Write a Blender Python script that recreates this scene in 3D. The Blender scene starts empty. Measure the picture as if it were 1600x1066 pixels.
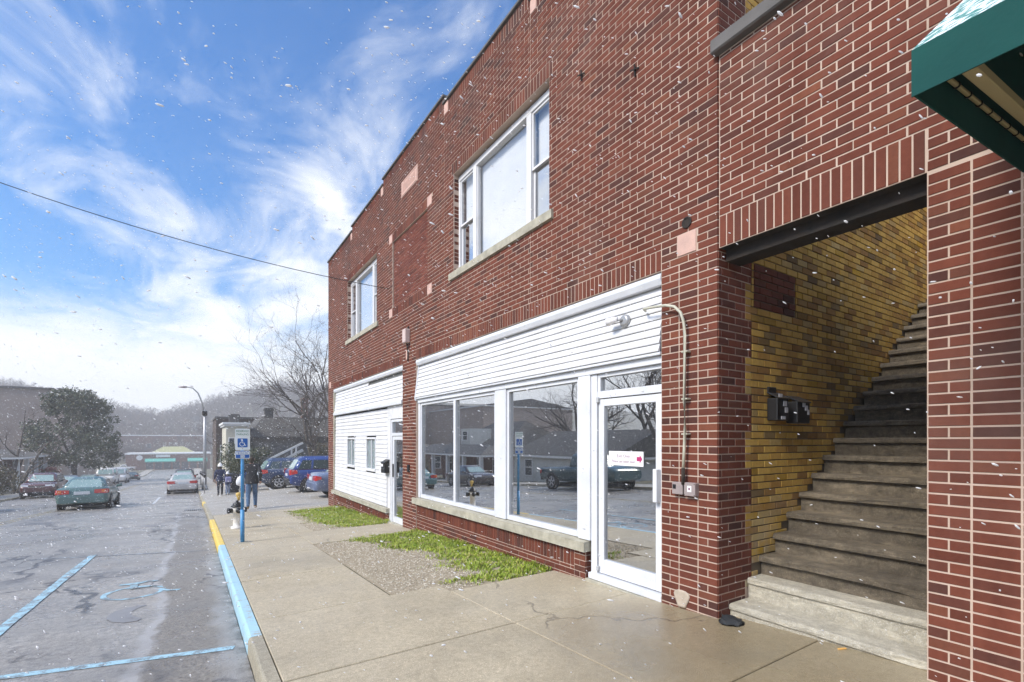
import bpy, bmesh, math, random
from mathutils import Vector, Matrix, noise as mnoise
R = math.radians
rnd = random.Random(11)
sc = bpy.context.scene
col = sc.collection

# ------------------------------------------------------------------ camera, sky, sun, exposure
CAM_H = 1.544
TH = math.atan(500 / 765.0)          # camera turned this far right of the street's direction
cam_d = bpy.data.cameras.new('camera'); cam = bpy.data.objects.new('camera', cam_d); col.objects.link(cam)
cam.location = (0, 0, CAM_H); cam.rotation_euler = (R(90), 0, -TH)
cam_d.sensor_width = 36; cam_d.lens = 765 / 1600 * 36; cam_d.shift_y = (688 - 533) / 1600
cam_d.clip_start = 0.05; cam_d.clip_end = 4000
sc.camera = cam

SUN_EL, SUN_AZ = 41.0, 264.0         # degrees; azimuth clockwise from +Y: light comes from across the street
world = bpy.data.worlds.new('World'); sc.world = world; world.use_nodes = True
def build_world():
    nt = world.node_tree; N = nt.nodes; L = nt.links
    for n in list(N): N.remove(n)
    out = N.new('ShaderNodeOutputWorld'); bg = N.new('ShaderNodeBackground')
    sky = N.new('ShaderNodeTexSky'); sky.sky_type = 'NISHITA'; sky.sun_disc = False
    sky.sun_elevation = R(SUN_EL); sky.sun_rotation = R(SUN_AZ); sky.dust_density = 0.6; sky.air_density = 1.3; sky.ozone_density = 3.0
    tc = N.new('ShaderNodeTexCoord'); sep = N.new('ShaderNodeSeparateXYZ'); L.new(tc.outputs['Generated'], sep.inputs[0])
    def m(op, a, b=None, c=None, clamp=False):
        n = N.new('ShaderNodeMath'); n.operation = op; n.use_clamp = clamp
        for i, v in enumerate((a, b, c)):
            if v is None: continue
            if isinstance(v, (int, float)): n.inputs[i].default_value = v
            else: L.new(v, n.inputs[i])
        return n.outputs[0]
    zz = m('MAXIMUM', m('ADD', sep.outputs[2], 0.16), 0.03)
    cx = m('DIVIDE', sep.outputs[0], zz); cy = m('DIVIDE', sep.outputs[1], zz)
    cmb = N.new('ShaderNodeCombineXYZ'); L.new(cx, cmb.inputs[0]); L.new(cy, cmb.inputs[1])
    mp = N.new('ShaderNodeMapping'); mp.inputs['Rotation'].default_value = (0, 0, R(20)); mp.inputs['Scale'].default_value = (1.0, 0.62, 1); mp.inputs['Location'].default_value = (1.2, 4.4, 0)
    L.new(cmb.outputs[0], mp.inputs[0])
    def fbm(scale, det, rough, dist):
        n = N.new('ShaderNodeTexNoise'); n.inputs['Scale'].default_value = scale; n.inputs['Detail'].default_value = det
        n.inputs['Roughness'].default_value = rough; n.inputs['Distortion'].default_value = dist
        L.new(mp.outputs[0], n.inputs['Vector']); return n.outputs[0]
    big = fbm(0.95, 3, 0.5, 0.2); fine = fbm(3.2, 9, 0.62, 0.6)
    s = m('ADD', m('MULTIPLY', big, 0.62), m('MULTIPLY', fine, 0.45))
    mr = N.new('ShaderNodeMapRange'); mr.interpolation_type = 'SMOOTHSTEP'; L.new(s, mr.inputs[0])
    mr.inputs[1].default_value = 0.47; mr.inputs[2].default_value = 0.66
    hz = N.new('ShaderNodeMapRange'); hz.interpolation_type = 'SMOOTHSTEP'
    L.new(m('ADD', sep.outputs[2], m('MULTIPLY', m('SUBTRACT', fine, 0.5), 0.16)), hz.inputs[0])
    hz.inputs[1].default_value = 0.25; hz.inputs[2].default_value = 0.12
    cl = m('MAXIMUM', m('MULTIPLY', mr.outputs[0], 0.93), m('MULTIPLY', hz.outputs[0], 0.97))
    tint = N.new('ShaderNodeMix'); tint.data_type = 'RGBA'; tint.blend_type = 'MULTIPLY'; tint.inputs[0].default_value = 1
    L.new(sky.outputs[0], tint.inputs[6]); tint.inputs[7].default_value = SKY_TINT
    mix = N.new('ShaderNodeMix'); mix.data_type = 'RGBA'
    L.new(cl, mix.inputs[0]); L.new(tint.outputs[2], mix.inputs[6]); mix.inputs[7].default_value = CLOUD
    L.new(mix.outputs[2], bg.inputs[0]); bg.inputs[1].default_value = SKY_STRENGTH
    L.new(bg.outputs[0], out.inputs[0])
SKY_STRENGTH = 0.1; SKY_TINT = (0.27, 0.65, 1.02, 1); CLOUD = (6.1, 6.2, 6.3, 1)
build_world()
sun_d = bpy.data.lights.new('sun', 'SUN'); sun_d.energy = 2.6; sun_d.angle = R(20); sun_d.color = (1.0, 0.93, 0.83)
sun = bpy.data.objects.new('sun', sun_d); col.objects.link(sun)
sun.rotation_euler = (R(90 - SUN_EL), 0, R(180 - SUN_AZ)); sun.location = (-20, -8, 25)
vs = sc.view_settings; vs.view_transform = 'Standard'; vs.look = 'None'; vs.gamma = 1.0; vs.use_curve_mapping = False
vs.exposure = 1.0
cy = sc.cycles
cy.max_bounces = 5; cy.diffuse_bounces = 2; cy.glossy_bounces = 3; cy.transmission_bounces = 3; cy.transparent_max_bounces = 8
cy.caustics_reflective = False; cy.caustics_refractive = False; cy.use_denoising = True
cy.use_adaptive_sampling = True; cy.adaptive_threshold = 0.02

# ------------------------------------------------------------------ helpers
def tag(o, label=None, cat=None, group=None, kind=None):
    if label: o['label'] = label
    if cat: o['category'] = cat
    if group: o['group'] = group
    if kind: o['kind'] = kind
    return o
def empty(name, loc=(0, 0, 0), rz=0.0, label=None, cat=None, group=None):
    o = bpy.data.objects.new(name, None); col.objects.link(o); o.location = loc; o.rotation_euler = (0, 0, rz)
    o.empty_display_size = 0.2
    return tag(o, label, cat, group)
def link(o, parent=None):
    col.objects.link(o)
    if parent: o.parent = parent
    return o
class MB:
    def __init__(s): s.v = []; s.f = []; s.m = []; s.sm = []
    def add(s, vs, fs, mi=0, smooth=False):
        b = len(s.v); s.v += [tuple(p) for p in vs]
        for f in fs: s.f.append([b + i for i in f]); s.m.append(mi); s.sm.append(smooth)
        return s
    def box(s, x0, x1, y0, y1, z0, z1, mi=0):
        return s.add([(x0,y0,z0),(x1,y0,z0),(x1,y1,z0),(x0,y1,z0),(x0,y0,z1),(x1,y0,z1),(x1,y1,z1),(x0,y1,z1)],
                     [(0,3,2,1),(4,5,6,7),(0,1,5,4),(1,2,6,5),(2,3,7,6),(3,0,4,7)], mi)
    def obox(s, mat, hx, hy, hz, mi=0):
        p = [mat @ Vector((a*hx, b*hy, c*hz)) for c in (-1,1) for a, b in ((-1,-1),(1,-1),(1,1),(-1,1))]
        return s.add(p, [(0,3,2,1),(4,5,6,7),(0,1,5,4),(1,2,6,5),(2,3,7,6),(3,0,4,7)], mi)
    def bar(s, a, b, w, h, mi=0, up=(0,0,1)):
        a = Vector(a); b = Vector(b); d = b - a; L = d.length
        if L < 1e-6: return s
        y = d / L; u = Vector(up)
        if abs(y.dot(u)) > .98: u = Vector((1,0,0))
        x = y.cross(u).normalized(); z = x.cross(y)
        M = Matrix((x, y, z)).transposed().to_4x4(); M.translation = (a + b) / 2
        return s.obox(M, w/2, L/2, h/2, mi)
    def poly(s, pts, mi=0): return s.add(pts, [tuple(range(len(pts)))], mi)
    def prism(s, prof, y0, y1, mi=0):            # prof: (x,z) counter-clockwise seen from -y, extruded along y
        n = len(prof)
        v = [(x, y0, z) for x, z in prof] + [(x, y1, z) for x, z in prof]
        f = [tuple(range(n)), tuple(range(2*n-1, n-1, -1))] + [((i+1)%n, i, n+i, n+(i+1)%n) for i in range(n)]
        return s.add(v, f, mi)
    def loft(s, rings, mi=0, cap=True, smooth=True, closed=True):
        n = len(rings[0]); b = len(s.v)
        for r in rings: s.v += [tuple(p) for p in r]
        for k in range(len(rings)-1):
            for i in range(n if closed else n-1):
                j = (i+1) % n
                s.f.append([b+k*n+i, b+k*n+j, b+(k+1)*n+j, b+(k+1)*n+i]); s.m.append(mi); s.sm.append(smooth)
        if cap:
            s.f.append([b+i for i in range(n-1,-1,-1)]); s.m.append(mi); s.sm.append(False)
            e = b+(len(rings)-1)*n
            s.f.append([e+i for i in range(n)]); s.m.append(mi); s.sm.append(False)
        return s
    def tube(s, pts, rad, n=8, mi=0, smooth=True):
        pts = [Vector(p) for p in pts]
        if isinstance(rad, (int, float)): rad = [rad]*len(pts)
        rings = []; ref = None
        for i, p in enumerate(pts):
            d = (pts[min(i+1, len(pts)-1)] - pts[max(i-1, 0)]).normalized()
            if ref is None:
                ref = Vector((0,0,1)) if abs(d.z) < .9 else Vector((1,0,0))
            x = d.cross(ref)
            if x.length < 1e-4: x = d.orthogonal()
            x.normalize(); y = d.cross(x); ref = y.cross(d) * -1 if False else ref
            rings.append([p + (x*math.cos(a) + y*math.sin(a))*rad[i] for a in (2*math.pi*k/n for k in range(n))])
        return s.loft(rings, mi, True, smooth)
    def lathe(s, prof, o=(0,0,0), n=16, mi=0, axis='z', smooth=True):
        rings = []
        for r, h in prof:
            ring = []
            for k in range(n):
                a = 2*math.pi*k/n; c, q = math.cos(a)*r, math.sin(a)*r
                p = (c, q, h) if axis == 'z' else ((h, c, q) if axis == 'x' else (c, h, -q))
                ring.append((o[0]+p[0], o[1]+p[1], o[2]+p[2]))
            rings.append(ring)
        return s.loft(rings, mi, True, smooth)
    def mesh(s, name, mats, bevel=0.0, seg=1):
        me = bpy.data.meshes.new(name); me.from_pydata(s.v, [], s.f)
        if not isinstance(mats, (list, tuple)): mats = [mats]
        for m in mats: me.materials.append(m)
        me.polygons.foreach_set('material_index', s.m); me.polygons.foreach_set('use_smooth', s.sm); me.update()
        if bevel:
            bm = bmesh.new(); bm.from_mesh(me); bmesh.ops.remove_doubles(bm, verts=bm.verts, dist=1e-5)
            es = [e for e in bm.edges if len(e.link_faces) == 2 and e.calc_face_angle(0) > .5]
            bmesh.ops.bevel(bm, geom=es, offset=bevel, segments=seg, profile=.5, affect='EDGES', clamp_overlap=True)
            bm.to_mesh(me); bm.free(); me.update()
        return me
    def build(s, name, mats, parent=None, bevel=0.0, seg=1):
        return link(bpy.data.objects.new(name, s.mesh(name, mats, bevel, seg)), parent)
def rough_mesh(ob, sub, amp, scale, bevel=0.0):
    """Subdivide an object's mesh and push its vertices about: worn concrete."""
    bm = bmesh.new(); bm.from_mesh(ob.data)
    bmesh.ops.remove_doubles(bm, verts=bm.verts, dist=1e-5)
    bmesh.ops.subdivide_edges(bm, edges=[e for e in bm.edges if e.calc_length() > sub*2], cuts=max(1, int(sub and 8)), use_grid_fill=True)
    bm.normal_update()
    for v in bm.verts:
        n = mnoise.noise(v.co*scale) + .5*mnoise.noise(v.co*scale*2.7)
        v.co += v.normal*n*amp
    bm.to_mesh(ob.data); bm.free(); ob.data.update()

# ------------------------------------------------------------------ materials
MATS = {}
def pm(name, c, rough=.8, var=.0, vscale=6.0, c2=None, bump=0.0, bscale=40.0, metal=0.0, spec=.5, rnd_obj=0.0, coat=0.0, alpha=None, detail=6, rvar=0.0):
    """Principled material: colour c varied towards c2 by object-space noise, fine bump."""
    if name in MATS: return MATS[name]
    m = bpy.data.materials.new(name); m.use_nodes = True; nt = m.node_tree; N = nt.nodes; L = nt.links
    b = N['Principled BSDF']; b.inputs['Roughness'].default_value = rough; b.inputs['Metallic'].default_value = metal
    b.inputs['Specular IOR Level'].default_value = spec
    if coat: b.inputs['Coat Weight'].default_value = coat; b.inputs['Coat Roughness'].default_value = .08
    c = tuple(c) + (1,); b.inputs['Base Color'].default_value = c
    tc = N.new('ShaderNodeTexCoord')
    def nz(sc_, det=detail, ro=.6):
        n = N.new('ShaderNodeTexNoise'); n.inputs['Scale'].default_value = sc_; n.inputs['Detail'].default_value = det; n.inputs['Roughness'].default_value = ro
        L.new(tc.outputs['Object'], n.inputs['Vector']); return n.outputs[0]
    if c2 is not None or var:
        if c2 is None: c2 = tuple(max(0, x*(1-var)) for x in c[:3])
        mx = N.new('ShaderNodeMix'); mx.data_type = 'RGBA'; mx.inputs[6].default_value = c; mx.inputs[7].default_value = tuple(c2[:3]) + (1,)
        mr = N.new('ShaderNodeMapRange'); mr.inputs[1].default_value = .35; mr.inputs[2].default_value = .68
        L.new(nz(vscale), mr.inputs[0]); L.new(mr.outputs[0], mx.inputs[0]); L.new(mx.outputs[2], b.inputs['Base Color'])
    if rvar:
        mr = N.new('ShaderNodeMapRange'); mr.inputs[1].default_value = .3; mr.inputs[2].default_value = .7; mr.inputs[3].default_value = rough-rvar; mr.inputs[4].default_value = rough+rvar
        L.new(nz(vscale*.6), mr.inputs[0]); L.new(mr.outputs[0], b.inputs['Roughness'])
    if bump:
        bp = N.new('ShaderNodeBump'); bp.inputs['Strength'].default_value = bump; bp.inputs['Distance'].default_value = .01
        L.new(nz(bscale, 8), bp.inputs['Height']); L.new(bp.outputs[0], b.inputs['Normal'])
    MATS[name] = m; return m
class NT:
    """small node-graph helper for the special materials"""
    def __init__(s, name):
        s.m = bpy.data.materials.new(name); s.m.use_nodes = True; s.t = s.m.node_tree; s.N = s.t.nodes; s.L = s.t.links
        s.b = s.N['Principled BSDF']; s.tc = s.N.new('ShaderNodeTexCoord'); MATS[name] = s.m
        g = s.N.new('ShaderNodeNewGeometry'); s.geo = g; s.pos = g.outputs['Position']
    def math(s, op, a, b=None, c=None, clamp=False):
        n = s.N.new('ShaderNodeMath'); n.operation = op; n.use_clamp = clamp
        for i, v in enumerate((a, b, c)):
            if v is None: continue
            if isinstance(v, (int, float)): n.inputs[i].default_value = v
            else: s.L.new(v, n.inputs[i])
        return n.outputs[0]
    def noise(s, scale, det=6, ro=.6, vec=None, dist=0.0):
        n = s.N.new('ShaderNodeTexNoise'); n.inputs['Scale'].default_value = scale; n.inputs['Detail'].default_value = det
        n.inputs['Roughness'].default_value = ro; n.inputs['Distortion'].default_value = dist
        s.L.new(vec or s.pos, n.inputs['Vector']); return n.outputs[0]
    def vor(s, scale, feat='F1', vec=None, out=0):
        n = s.N.new('ShaderNodeTexVoronoi'); n.feature = feat; n.inputs['Scale'].default_value = scale
        s.L.new(vec or s.pos, n.inputs['Vector']); return n.outputs[out]
    def mr(s, v, a, b, c=0.0, d=1.0, smooth=False):
        n = s.N.new('ShaderNodeMapRange'); s.L.new(v, n.inputs[0])
        if smooth: n.interpolation_type = 'SMOOTHSTEP'
        for i, q in enumerate((a, b, c, d)): n.inputs[1+i].default_value = q
        return n.outputs[0]
    def mix(s, f, a, b, blend='MIX'):
        n = s.N.new('ShaderNodeMix'); n.data_type = 'RGBA'; n.blend_type = blend
        for i, v in ((0, f), (6, a), (7, b)):
            if isinstance(v, (int, float)): n.inputs[i].default_value = v
            elif isinstance(v, (tuple, list)): n.inputs[i].default_value = tuple(v)[:3] + (1,)
            else: s.L.new(v, n.inputs[i])
        return n.outputs[2]
    def ramp(s, v, stops, interp='LINEAR'):
        n = s.N.new('ShaderNodeValToRGB'); cr = n.color_ramp; cr.interpolation = interp
        while len(cr.elements) < len(stops): cr.elements.new(.5)
        for e, (p, c) in zip(cr.elements, stops): e.position = p; e.color = tuple(c)[:3] + (1,)
        s.L.new(v, n.inputs[0]); return n.outputs[0]
    def vec(s, scale):
        n = s.N.new('ShaderNodeMapping'); n.inputs['Scale'].default_value = scale; s.L.new(s.pos, n.inputs[0]); return n.outputs[0]
    def xyz(s):
        n = s.N.new('ShaderNodeSeparateXYZ'); s.L.new(s.pos, n.inputs[0]); return n.outputs
    def bump(s, h, strength=.4, dist=.01):
        n = s.N.new('ShaderNodeBump'); n.inputs['Strength'].default_value = strength; n.inputs['Distance'].default_value = dist
        s.L.new(h, n.inputs['Height']); s.L.new(n.outputs[0], s.b.inputs['Normal'])
    def col(s, c): s.L.new(c, s.b.inputs['Base Color'])
    def rough(s, r):
        if isinstance(r, (int, float)): s.b.inputs['Roughness'].default_value = r
        else: s.L.new(r, s.b.inputs['Roughness'])
def island_random(g):
    oi = g.N.new('ShaderNodeObjectInfo')
    a = g.math('ADD', oi.outputs['Random'], g.geo.outputs['Random Per Island'])
    return g.math('FRACT', g.math('MULTIPLY', a, 7.137))
def brick_mat(name, stops, worn=None):
    g = NT(name); r = island_random(g)
    c = g.ramp(r, stops)
    c = g.mix(g.mr(g.noise(28, 5), .35, .75, 0, .35), c, (.55, .45, .42), 'MULTIPLY')
    c = g.mix(g.mr(g.noise(1.1, 4), .40, .75, 0, .28), c, (.40, .33, .33), 'MULTIPLY')
    X, Y, Z = g.xyz()
    st = g.noise(1.0, 5, .6, g.vec((3.5, 3.5, .45)))
    c = g.mix(g.mr(st, .52, .74, 0, .40), c, (.42, .36, .36), 'MULTIPLY')
    if not worn:
        ef = g.math('MULTIPLY', g.mr(g.noise(2.4, 6, .7, g.vec((1, 1, .4))), .50, .68), g.math('MULTIPLY', g.mr(Z, 4.1, 4.8, 0, 1), g.math('LESS_THAN', Y, 2.55)))
        ef2 = g.math('MULTIPLY', g.mr(g.noise(.55, 5), .58, .76), .30)
        c = g.mix(g.math('ADD', g.math('MULTIPLY', ef, .30), ef2, clamp=True), c, (.27, .17, .14))
        soot = g.math('MULTIPLY', g.mr(Z, 6.3, 7.4, 0, 1), g.mr(g.noise(.9, 5), .46, .62))
        c = g.mix(g.math('MULTIPLY', soot, .6), c, (.05, .035, .035))
    if worn:
        k = g.math('MULTIPLY', g.mr(Z, worn[0], worn[1], 1, 0), g.mr(g.noise(3.5, 6), .42, .62))
        c = g.mix(g.math('MULTIPLY', k, worn[3]), c, worn[2])
    g.col(c); g.rough(.92); g.bump(g.noise(120, 4), .35, .004)
    g.b.inputs['Specular IOR Level'].default_value = .2
    return g.m
M_BRICK = brick_mat('red_brick', [(0, (.120, .038, .025)), (.25, (.155, .048, .031)), (.5, (.180, .056, .035)), (.72, (.138, .045, .030)), (.84, (.112, .042, .031)), (.92, (.078, .034, .028)), (1, (.215, .074, .042))])
M_BRICK2 = brick_mat('worn_brown_brick', [(0, (.14, .042, .030)), (.5, (.19, .058, .040)), (.8, (.23, .078, .052)), (1, (.11, .036, .028))])
M_YBRICK = brick_mat('yellow_brick', [(0, (.52, .33, .08)), (.25, (.60, .39, .10)), (.5, (.48, .29, .07)), (.68, (.38, .215, .06)), (.80, (.26, .145, .05)), (.88, (.58, .42, .16)), (.95, (.14, .09, .045)), (1, (.54, .33, .04))], worn=(0.2, 1.1, (.42, .40, .36), .75))
def mortar_mat(name, c, c2):
    g = NT(name); g.col(g.mix(g.mr(g.noise(2.3, 5), .35, .7), c, c2)); g.rough(.95); g.bump(g.noise(160, 3), .5, .004); return g.m
M_MORTAR = mortar_mat('pale_mortar', (.56, .43, .35), (.43, .32, .255))
M_YMORTAR = mortar_mat('grey_mortar', (.17, .13, .085), (.10, .075, .05))
M_STONE = pm('pink_stone', (.62, .40, .33), .85, c2=(.50, .33, .28), vscale=9, bump=.3, bscale=90)
M_SILL = pm('weathered_sill', (.46, .43, .34), .9, c2=(.30, .28, .22), vscale=7, bump=.6, bscale=45)
g_ = NT('white_vinyl'); c_ = g_.mix(g_.mr(g_.noise(1.0, 5, .6, g_.vec((2, 2.6, .7))), .42, .72, 0, .75), (.71, .71, .73), (.56, .555, .55))
c_ = g_.mix(g_.mr(g_.noise(3.0, 6, .7), .58, .74, 0, .55), c_, (.47, .46, .44)); g_.col(c_); g_.rough(.5); g_.bump(g_.noise(3.0, 3, .5, g_.vec((1, 1, 6))), .10, .02); M_WHITE = g_.m
M_ALU = pm('white_aluminium', (.70, .715, .75), .35, c2=(.61, .625, .66), vscale=3)
M_TRIMG = pm('grey_trim', (.52, .53, .55), .5, c2=(.40, .41, .42), vscale=4)
M_DARK = pm('dark_interior', (.02, .022, .024), .9)
M_STEEL = pm('dark_steel', (.016, .015, .014), .95, c2=(.035, .025, .02), vscale=8, bump=.3)
M_COPING = pm('coping_metal', (.135, .125, .12), .85, c2=(.09, .085, .08), vscale=3, bump=.2)
M_BLACK = pm('black_paint', (.012, .012, .014), .4, bump=.1)
M_GALV = pm('galvanised', (.46, .46, .46), .45, c2=(.36, .36, .37), vscale=20, metal=.6)
M_CREAM = pm('painted_conduit', (.52, .50, .40), .5, c2=(.42, .41, .33), vscale=8)
def glass(name, tint, fac, rough=0.0, refl=(1, 1, 1)):
    g = NT(name); N, L = g.N, g.L; N.remove(g.b)
    tr = N.new('ShaderNodeBsdfTransparent'); tr.inputs[0].default_value = tint + (1,)
    gl = N.new('ShaderNodeBsdfGlossy'); gl.inputs['Roughness'].default_value = rough; gl.inputs[0].default_value = refl + (1,)
    dt = N.new('ShaderNodeVectorMath'); dt.operation = 'DOT_PRODUCT'; L.new(g.geo.outputs['Incoming'], dt.inputs[0]); L.new(g.geo.outputs['Normal'], dt.inputs[1])
    sch = g.math('POWER', g.math('SUBTRACT', 1.0, g.math('ABSOLUTE', dt.outputs['Value'])), 4.0)
    f = g.math('ADD', g.math('MULTIPLY', sch, 1.0-fac), fac, clamp=True)
    mx = N.new('ShaderNodeMixShader'); L.new(f, mx.inputs[0]); L.new(tr.outputs[0], mx.inputs[1]); L.new(gl.outputs[0], mx.inputs[2])
    L.new(mx.outputs[0], N['Material Output'].inputs[0]); return g.m
M_GLASS = glass('shop_glass', (.70, .74, .76), .62, 0.0)
M_DGLASS = glass('door_glass', (.65, .70, .70), .68, 0.0)
M_UGLASS = glass('upper_glass', (.98, .985, .985), .06, 0.0)
M_BLIND = pm('pale_blind', (.74, .75, .77), .9, c2=(.68, .69, .72), vscale=3)
M_CARGLASS = pm('car_glass', (.05, .075, .08), .05, spec=.9)

# ------------------------------------------------------------------ the lie of the land
PROFILE = [(-60, 2.55), (0, 0), (14, -.595), (19, -.86), (30, -1.57), (120, -5.98), (150, -7.2), (200, -7.8), (9000, -8)]
def G(s):
    for (a, b), (c, d) in zip(PROFILE, PROFILE[1:]):
        if s <= c: return b + (d-b)*(s-a)/(c-a)
    return -8
KX = .39                                                  # face of the near kerb
def Zs(x, s):                                             # pavement and lot
    k = max(0, min(1, (x-.6)/3.4)); d = 0
    if s > 14: d = k*(-.0425*min(s, 34) - G(min(s, 34)))
    return .109 - .012*(3.8-x) + G(s) + d
def Zr(x, s):                                             # road, with a slight crown
    t = KX - x
    return -.075 + G(s) + .010*(t if t < 5.1 else 10.2-t)
def proj(p):
    X, Y, Z = p; S, C = math.sin(TH), math.cos(TH); d = X*S + Y*C
    if d < .15: return None
    return 800 + 765*(X*C - Y*S)/d, 688 - 765*(Z-CAM_H)/d

# ------------------------------------------------------------------ ground, road, kerb, pavement
def asphalt_mat():
    g = NT('wet_asphalt'); X, Y, Z = g.xyz()
    fine = g.noise(70, 4, .7); med = g.noise(2.2, 5); big = g.noise(.35, 4)
    c = g.mix(g.mr(med, .3, .7), (.40, .37, .33), (.47, .44, .40))
    c = g.mix(g.mr(big, .42, .62, 0, .7), c, (.29, .275, .255))
    c = g.mix(g.mr(g.noise(20, 5, .75), .34, .66, 0, .9), c, (.15, .14, .13))
    c = g.mix(g.mr(fine, .55, .70, 0, .7), c, (.62, .59, .55))
    c = g.mix(g.mr(g.noise(110, 2), .60, .66, 0, .7), c, (.06, .058, .06))
    # the darker, coarser strip of old surface along the gutter, its edge wandering
    edge = g.math('ADD', X, g.math('MULTIPLY', g.math('SUBTRACT', g.noise(.8, 4), .5), .5))
    edge2 = g.math('ADD', edge, g.math('MULTIPLY', g.math('SUBTRACT', g.noise(9, 3), .5), .10))
    instrip = g.math('MULTIPLY', g.math('GREATER_THAN', edge2, -.33), g.math('MULTIPLY', g.math('LESS_THAN', Y, 21), g.math('LESS_THAN', X, .40)))
    sc_ = g.noise(34, 5, .75)
    coarse = g.mix(g.mr(sc_, .36, .66), (.13, .115, .10), (.34, .31, .27))
    coarse = g.mix(g.mr(g.vor(60), .0, .10, .55, 0), coarse, (.42, .36, .29))
    coarse = g.mix(g.mr(g.math('ADD', X, g.math('MULTIPLY', g.noise(1.6, 5), .55)), .43, .56), coarse, (.32, .31, .30))
    c = g.mix(instrip, c, coarse)
    # sealed seam where the two surfaces meet
    seam = g.math('ABSOLUTE', g.math('ADD', edge2, .36))
    c = g.mix(g.math('MULTIPLY', g.mr(seam, .03, .085, .85, 0), g.math('LESS_THAN', Y, 21)), c, (.37, .36, .355))
    dk = g.math('MULTIPLY', g.mr(g.noise(1.0, 6, .7, g.vec((.35, 1.4, 1))), .50, .66), .45)
    c = g.mix(dk, c, (.17, .163, .158))
    # cracks
    wv = g.N.new('ShaderNodeVectorMath'); wv.operation = 'ADD'; g.L.new(g.vec((.55, .22, 1)), wv.inputs[0])
    nn = g.N.new('ShaderNodeTexNoise'); nn.inputs['Scale'].default_value = 1.7; nn.inputs['Detail'].default_value = 5; g.L.new(g.pos, nn.inputs['Vector'])
    sc2 = g.N.new('ShaderNodeVectorMath'); sc2.operation = 'SCALE'; sc2.inputs['Scale'].default_value = .55; g.L.new(nn.outputs[1], sc2.inputs[0]); g.L.new(sc2.outputs[0], wv.inputs[1])
    cr = g.vor(.62, 'DISTANCE_TO_EDGE', wv.outputs[0])
    crm = g.math('MULTIPLY', g.mr(cr, .006, .020, 1, 0), g.mr(g.noise(.5, 3), .42, .54))
    cf = g.vor(2.1, 'DISTANCE_TO_EDGE', wv.outputs[0]); crf = g.math('MULTIPLY', g.mr(cf, .010, .035, 1, 0), g.mr(g.noise(.45, 4), .52, .60))
    crm = g.math('MAXIMUM', crm, crf)
    c = g.mix(g.math('MULTIPLY', crm, .85), c, (.045, .042, .045))
    c = g.mix(g.math('MULTIPLY', g.mr(X, .25, .39, 0, .8), g.mr(g.noise(6, 5), .40, .60)), c, (.06, .055, .045))
    c = g.mix(g.math('MULTIPLY', g.mr(cr, .02, .06, .4, 0), g.mr(g.noise(.4, 3), .5, .62)), c, (.11, .105, .11))
    g.col(c); g.rough(g.mr(g.noise(.9, 5), .35, .68, .18, .52))
    h = g.math('ADD', g.math('MULTIPLY', fine, .5), g.math('ADD', g.math('MULTIPLY', g.math('MULTIPLY', sc_, instrip), 1.6), g.math('MULTIPLY', crm, -1.0)))
    g.bump(h, .55, .012); return g.m
M_ASPHALT = asphalt_mat()
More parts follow.
